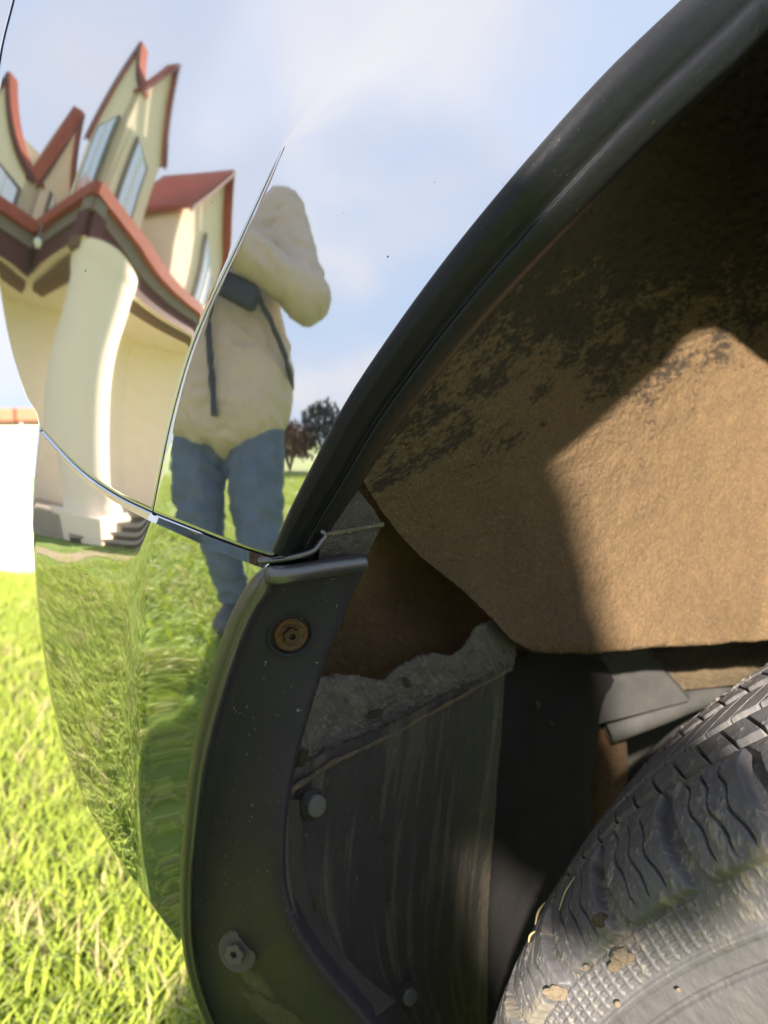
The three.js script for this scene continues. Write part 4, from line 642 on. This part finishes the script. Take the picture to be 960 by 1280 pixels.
{
  const X = -0.39, Z = 0.70, c = (a, ra, b, rb, k) => [X + a[0], a[1], Z + a[2], ra, X + b[0], b[1], Z + b[2], rb, k];
  const person = tag(base('person', [X, 0, Z]), 'person in a beige jacket and blue jeans with raised arms, mirrored in the fender', 'person');
  const cloth = (a, b, s, k) => tex(256, (u, v) => mix3(a, b, fbm(u * s, v * s, 5, 4, s) * 0.7 + 0.3 * fbm(u * 90, v * 90, 8, 2, 90)));
  const jacketM = std({ map: rep(cloth([0.40, 0.345, 0.29], [0.50, 0.44, 0.375], 8), 2), roughness: 0.9 }), jeansM = std({ map: rep(cloth([0.055, 0.085, 0.15], [0.11, 0.155, 0.235], 10), 2.5), roughness: 0.95 }), skinM = std({ color: lin(0.50, 0.25, 0.17), roughness: 0.6 }), hairM = std({ color: lin(0.03, 0.022, 0.016), roughness: 0.7 }), navy = std({ color: lin(0.028, 0.036, 0.06), roughness: 0.8 }), shoeM = std({ color: lin(0.08, 0.085, 0.10), roughness: 0.7 });
  // joints: the arm on the +x side is bent with its elbow out, hand in front of the chest; the other mirrors it loosely
  const sh = [[0.185, 1.385, 0.0], [-0.185, 1.385, 0.0]], el = [[0.278, 1.125, -0.10], [-0.30, 1.15, -0.10]], wr = [[0.075, 1.205, -0.30], [-0.06, 1.23, -0.31]];
  const jk = [c([0, 1.28, 0], 0.130, [0, 1.08, 0.01], 0.140), c([-0.07, 1.27, 0], 0.115, [-0.075, 0.94, 0.005], 0.125), c([0.065, 1.27, 0], 0.110, [0.068, 0.94, 0.005], 0.120), c([-0.085, 0.96, 0], 0.134, [-0.09, 0.875, 0], 0.138), c([0.085, 0.96, 0], 0.134, [0.082, 0.885, 0], 0.134), c([-0.02, 0.95, 0], 0.14, [0.02, 0.87, 0], 0.142), c([0, 1.36, 0.02], 0.09, [0, 1.46, 0.015], 0.062), c([-0.15, 1.375, 0.0], 0.075, [0.15, 1.375, 0.0], 0.075)];
  for (let i = 0; i < 2; i++) jk.push(c(sh[i], 0.076, el[i], 0.062, 0.05), c(el[i], 0.060, wr[i], 0.045, 0.03));
  const wrinkle = (g, amp, f) => { const p = g.attributes.position, n = g.attributes.normal; for (let i = 0; i < p.count; i++) { const q = fbm(p.getX(i) * f + 3, p.getY(i) * f * 1.7 + p.getZ(i) * f, 5, 3), h = amp * (0.9 * (1 - Math.abs(2 * q - 1) * 3.2) - 0.3); p.setXYZ(i, p.getX(i) + n.getX(i) * h, p.getY(i) + n.getY(i) * h, p.getZ(i) + n.getZ(i) * h); } const q = mergeVertices(g.deleteAttribute('normal') && (g.deleteAttribute('uv'), g), 1e-5); q.computeVertexNormals(); const uv = new Float32Array(q.attributes.position.count * 2); for (let i = 0; i < uv.length / 2; i++) { uv[2 * i] = q.attributes.position.getX(i) + q.attributes.position.getZ(i) * 0.7; uv[2 * i + 1] = q.attributes.position.getY(i); } q.setAttribute('uv', new THREE.BufferAttribute(uv, 2)); return q; };
  part('jacket', wrinkle(field(jk, 0.06, [X - 0.42, 0.72, Z - 0.42, X + 0.42, 1.58, Z + 0.42], 0.010), 0.008, 14), jacketM, person);
  const hip = [[0.095, 0.84, 0.0], [-0.095, 0.84, 0.0]], kn = [[0.105, 0.47, -0.045], [-0.10, 0.47, -0.03]], an = [[0.115, 0.085, 0.02], [-0.105, 0.085, 0.03]];
  const jn = [c([-0.05, 0.90, 0], 0.100, [0.05, 0.90, 0], 0.100)]; for (let i = 0; i < 2; i++) jn.push(c(hip[i], 0.098, kn[i], 0.080, 0.03), c(kn[i], 0.076, an[i], 0.066, 0.02));
  part('jeans', wrinkle(field(jn, 0.04, [X - 0.35, 0.0, Z - 0.55, X + 0.35, 1.08, Z + 0.55], 0.012), 0.009, 14), jeansM, person);
  // body: head, neck, trunk, limbs in one surface; hands and head on finer grids
  const bd = [c([0, 1.30, 0.0], 0.115, [0, 1.0, 0.0], 0.11), c([0, 1.42, 0.01], 0.055, [0, 1.50, -0.005], 0.05)]; for (let i = 0; i < 2; i++) bd.push(c(sh[i], 0.055, el[i], 0.042), c(el[i], 0.040, wr[i], 0.028), c(hip[i], 0.085, kn[i], 0.055), c(kn[i], 0.052, an[i], 0.038), c([an[i][0], 0.05, an[i][2]], 0.035, [an[i][0], 0.03, an[i][2] - 0.13], 0.026));
  const geos = [field(bd, 0.03, [X - 0.45, 0.0, Z - 0.85, X + 0.45, 1.7, Z + 0.85], 0.016)];
  const hz = -0.012, hd = [c([0, 1.60, 0.005], 0.084, [0, 1.635, 0.018], 0.088), c([0, 1.555, -0.03], 0.060, [0, 1.52, -0.048], 0.040), c([0, 1.50, 0], 0.052, [0, 1.55, 0.005], 0.056), c([0, 1.598, -0.086], 0.011, [0, 1.562, -0.104], 0.014, 0.012), c([-0.022, 1.618, -0.078], 0.014, [0.022, 1.618, -0.078], 0.014, 0.02), c([-0.02, 1.535, -0.079], 0.007, [0.02, 1.535, -0.079], 0.007, 0.01), c([0.084, 1.60, 0.01], 0.010, [0.086, 1.565, 0.006], 0.008, 0.01), c([-0.084, 1.60, 0.01], 0.010, [-0.086, 1.565, 0.006], 0.008, 0.01)];
  geos.push(field(hd, 0.03, [X - 0.11, 1.46, Z - 0.125, X + 0.11, 1.735, Z + 0.125], 0.004));
  for (let i = 0; i < 2; i++) {      // hands: palm, four fingers closing, thumb from the side of the palm
    const s = i ? -1 : 1, w = wr[i], P0 = [w[0] - s * 0.010, w[1] + 0.006, w[2] - 0.012], P1 = [w[0] - s * 0.055, w[1] + 0.018, w[2] - 0.060], h = [c(w, 0.026, P0, 0.024, 0.015)];
    const fing = [[-0.030, 0.075], [-0.010, 0.082], [0.011, 0.078], [0.031, 0.062]];
    for (const [o, L] of fing) { const k0 = [P1[0], P1[1] + o, P1[2]], k1 = [k0[0] - s * L * 0.42, k0[1] + o * 0.15, k0[2] - L * 0.20], k2 = [k1[0] - s * L * 0.30, k1[1], k1[2] + L * 0.20], k3 = [k2[0] - s * L * 0.05, k2[1], k2[2] + L * 0.26]; h.push(c([P0[0], P0[1] + o * 0.7, P0[2]], 0.014, k0, 0.0115, 0.012), c(k0, 0.0098, k1, 0.009, 0.004), c(k1, 0.009, k2, 0.0082, 0.004), c(k2, 0.0082, k3, 0.0072, 0.004)); }
    const t0 = [mixf(P0[0], P1[0], 0.3), P0[1] + 0.030, mixf(P0[2], P1[2], 0.3) + 0.008], t1 = [t0[0] - s * 0.030, t0[1] + 0.026, t0[2] - 0.008], t2 = [t1[0] - s * 0.030, t1[1] + 0.008, t1[2] - 0.006]; h.push(c(t0, 0.013, t1, 0.011, 0.008), c(t1, 0.0105, t2, 0.009, 0.004));
    geos.push(field(h, 0.008, [X + w[0] - 0.14, w[1] - 0.10, Z + w[2] - 0.16, X + w[0] + 0.14, w[1] + 0.13, Z + w[2] + 0.06], 0.0035));
  }
  part('body', merge(geos), skinM, person);
  const hairG = field([c([0, 1.655, 0.02], 0.083, [0, 1.60, 0.05], 0.074), c([-0.05, 1.66, -0.02], 0.045, [0.05, 1.66, -0.02], 0.045), c([0, 1.56, 0.07], 0.05, [0, 1.53, 0.06], 0.04)], 0.03, [X - 0.13, 1.45, Z - 0.14, X + 0.13, 1.78, Z + 0.16], 0.007); part('hair', wrinkle(hairG, 0.004, 60), hairM, person);
  const eye = std({ color: lin(0.03, 0.02, 0.015), roughness: 0.2 }); for (const s of [-1, 1]) { const e = new THREE.SphereGeometry(0.0075, 16, 12); e.translate(X + s * 0.031, 1.605, Z - 0.0795); part('eye', e, eye, person); }
  for (let i = 0; i < 2; i++) { const a = an[i]; part('shoe', field([c([a[0], 0.045, a[2] + 0.03], 0.048, [a[0], 0.04, a[2] - 0.16], 0.042), c([a[0], 0.09, a[2] + 0.015], 0.045, [a[0], 0.05, a[2]], 0.045)], 0.03, [X + a[0] - 0.09, -0.01, Z + a[2] - 0.24, X + a[0] + 0.09, 0.16, Z + a[2] + 0.11], 0.007), shoeM, person); }
  // zip down the front of the jacket
  part('zip', tube([V(X - 0.005, 1.36, Z - 0.136), V(X - 0.004, 1.22, Z - 0.168), V(X + 0.004, 1.05, Z - 0.174), V(X + 0.012, 0.93, Z - 0.170), V(X + 0.016, 0.83, Z - 0.164)], 0.009, 40, 8), navy, person);
  // bag on a strap, carried under the forearm
  const bag = tag(base('bag', [X + 0.07, 1.12, Z - 0.2]), 'small dark blue bag on a strap under the forearm of the person', 'bag');
  const bg = block(V(0, 0, 0), 0.15, 0.06, 0.05, 0, 0.02); bg.rotateZ(-0.45); bg.translate(X + 0.085, 1.115, Z - 0.215); part('pouch', bg, navy, bag);
  part('strap', sweep([V(X + 0.15, 1.10, Z - 0.20), V(X + 0.195, 1.02, Z - 0.135), V(X + 0.222, 0.94, Z - 0.06), V(X + 0.20, 0.92, Z + 0.07), V(X + 0.06, 1.15, Z + 0.16), V(X - 0.10, 1.42, Z + 0.10), V(X - 0.10, 1.43, Z - 0.06), V(X - 0.03, 1.24, Z - 0.165), V(X + 0.02, 1.15, Z - 0.20)], () => 0.008, 120, 8), navy, bag);
}
// ================================================================== grass
{
  const r = rng(2024), blades = [];
  function tuft(n, spread, hgt, wid) { const out = []; for (let i = 0; i < n; i++) { const a = r() * 6.283, rad = spread * Math.sqrt(r()), bx = Math.cos(a) * rad, bz = Math.sin(a) * rad, h = hgt * (0.45 + 0.75 * r()), lean = h * (0.25 + 0.7 * r()), la = r() * 6.283, w = wid * (0.7 + 0.6 * r()), P = [], K = 4, cx = Math.cos(la), cz = Math.sin(la);
      for (let k = 0; k <= K; k++) { const t = k / K, ww = w * (1 - t * t * 0.92), x = bx + cx * lean * t * t, z = bz + cz * lean * t * t, y = h * (t - 0.22 * t * t); P.push(V(x - cz * ww, y, z + cx * ww), V(x + cz * ww, y, z - cx * ww)); } out.push(gridGeo(P, 1, K)); } return mergeGeometries(out); }
  const leaf = new THREE.MeshPhysicalMaterial({ color: 0xffffff, roughness: 0.85, side: THREE.DoubleSide, transmission: 0.4, thickness: 0 });
  function field2(name, geo, spots, label) {
    const m = new THREE.InstancedMesh(geo, leaf, spots.length), q = new THREE.Object3D(), col = new THREE.Color(); spots.forEach(([x, z, s, c], i) => { q.position.set(x, 0, z); q.rotation.set(0, r() * 6.283, 0); q.scale.setScalar(s); q.updateMatrix(); m.setMatrixAt(i, q.matrix); col.setRGB(...c); m.setColorAt(i, col); });
    m.name = name; m.castShadow = m.receiveShadow = true; m.instanceMatrix.needsUpdate = true; scene.add(m); tag(m, label, 'grass', null, 'stuff'); return m;
  }
  const tint = (x, z) => { const a = fbm(x * 1.7 + 50, z * 1.7 + 50, 7, 3), b = r(); if (b > 0.90) return [0.52, 0.45, 0.22]; return mix3(mix3([0.22, 0.34, 0.03], [0.48, 0.56, 0.07], a), [0.38, 0.48, 0.045], r()); };
  const onPath = (x, z) => { const dx = x + 0.12, dz = z + 0.36, d = Math.hypot(dx, dz), az = Math.atan2(dx, dz); return az < -0.85 && d > 3.62 && d < 4.6; };
  const nearS = [], midS = []; 
  for (let i = 0; i < 22000; i++) { const x = -3.2 + 3.6 * r(), z = -4.0 + 4.4 * r(); if (z < -0.2 && x > -0.02) continue; const close = x > -0.5 && z > -0.75; nearS.push([x, z, (0.7 + 0.6 * r()) * (close ? 0.5 : 1), tint(x, z)]); }
  for (let i = 0; i < 26000; i++) { const a = r() * 6.283, d = 0.4 + 9.5 * Math.pow(r(), 0.75), x = Math.cos(a) * d, z = Math.sin(a) * d + 0.5; if (Math.abs(x) < 0.5 && z < 0.25 && z > -1.8 && x > -0.05) continue; if (x < -4.6 && z > -0.3 && z < 6) continue; if (onPath(x, z)) { if (r() < 0.85) continue; } if (Math.hypot(x + 0.15, z + 0.1) < 0.55) continue; midS.push([x, z, 0.8 + 0.7 * r(), tint(x, z)]); }
  field2('grass', tuft(11, 0.045, 0.075, 0.0028), nearS, 'bright green grass beside the bumper');
  field2('grass_001', tuft(14, 0.11, 0.07, 0.0026), midS, 'green grass around the car and up to the house');
}
renderer.render(scene, camera);
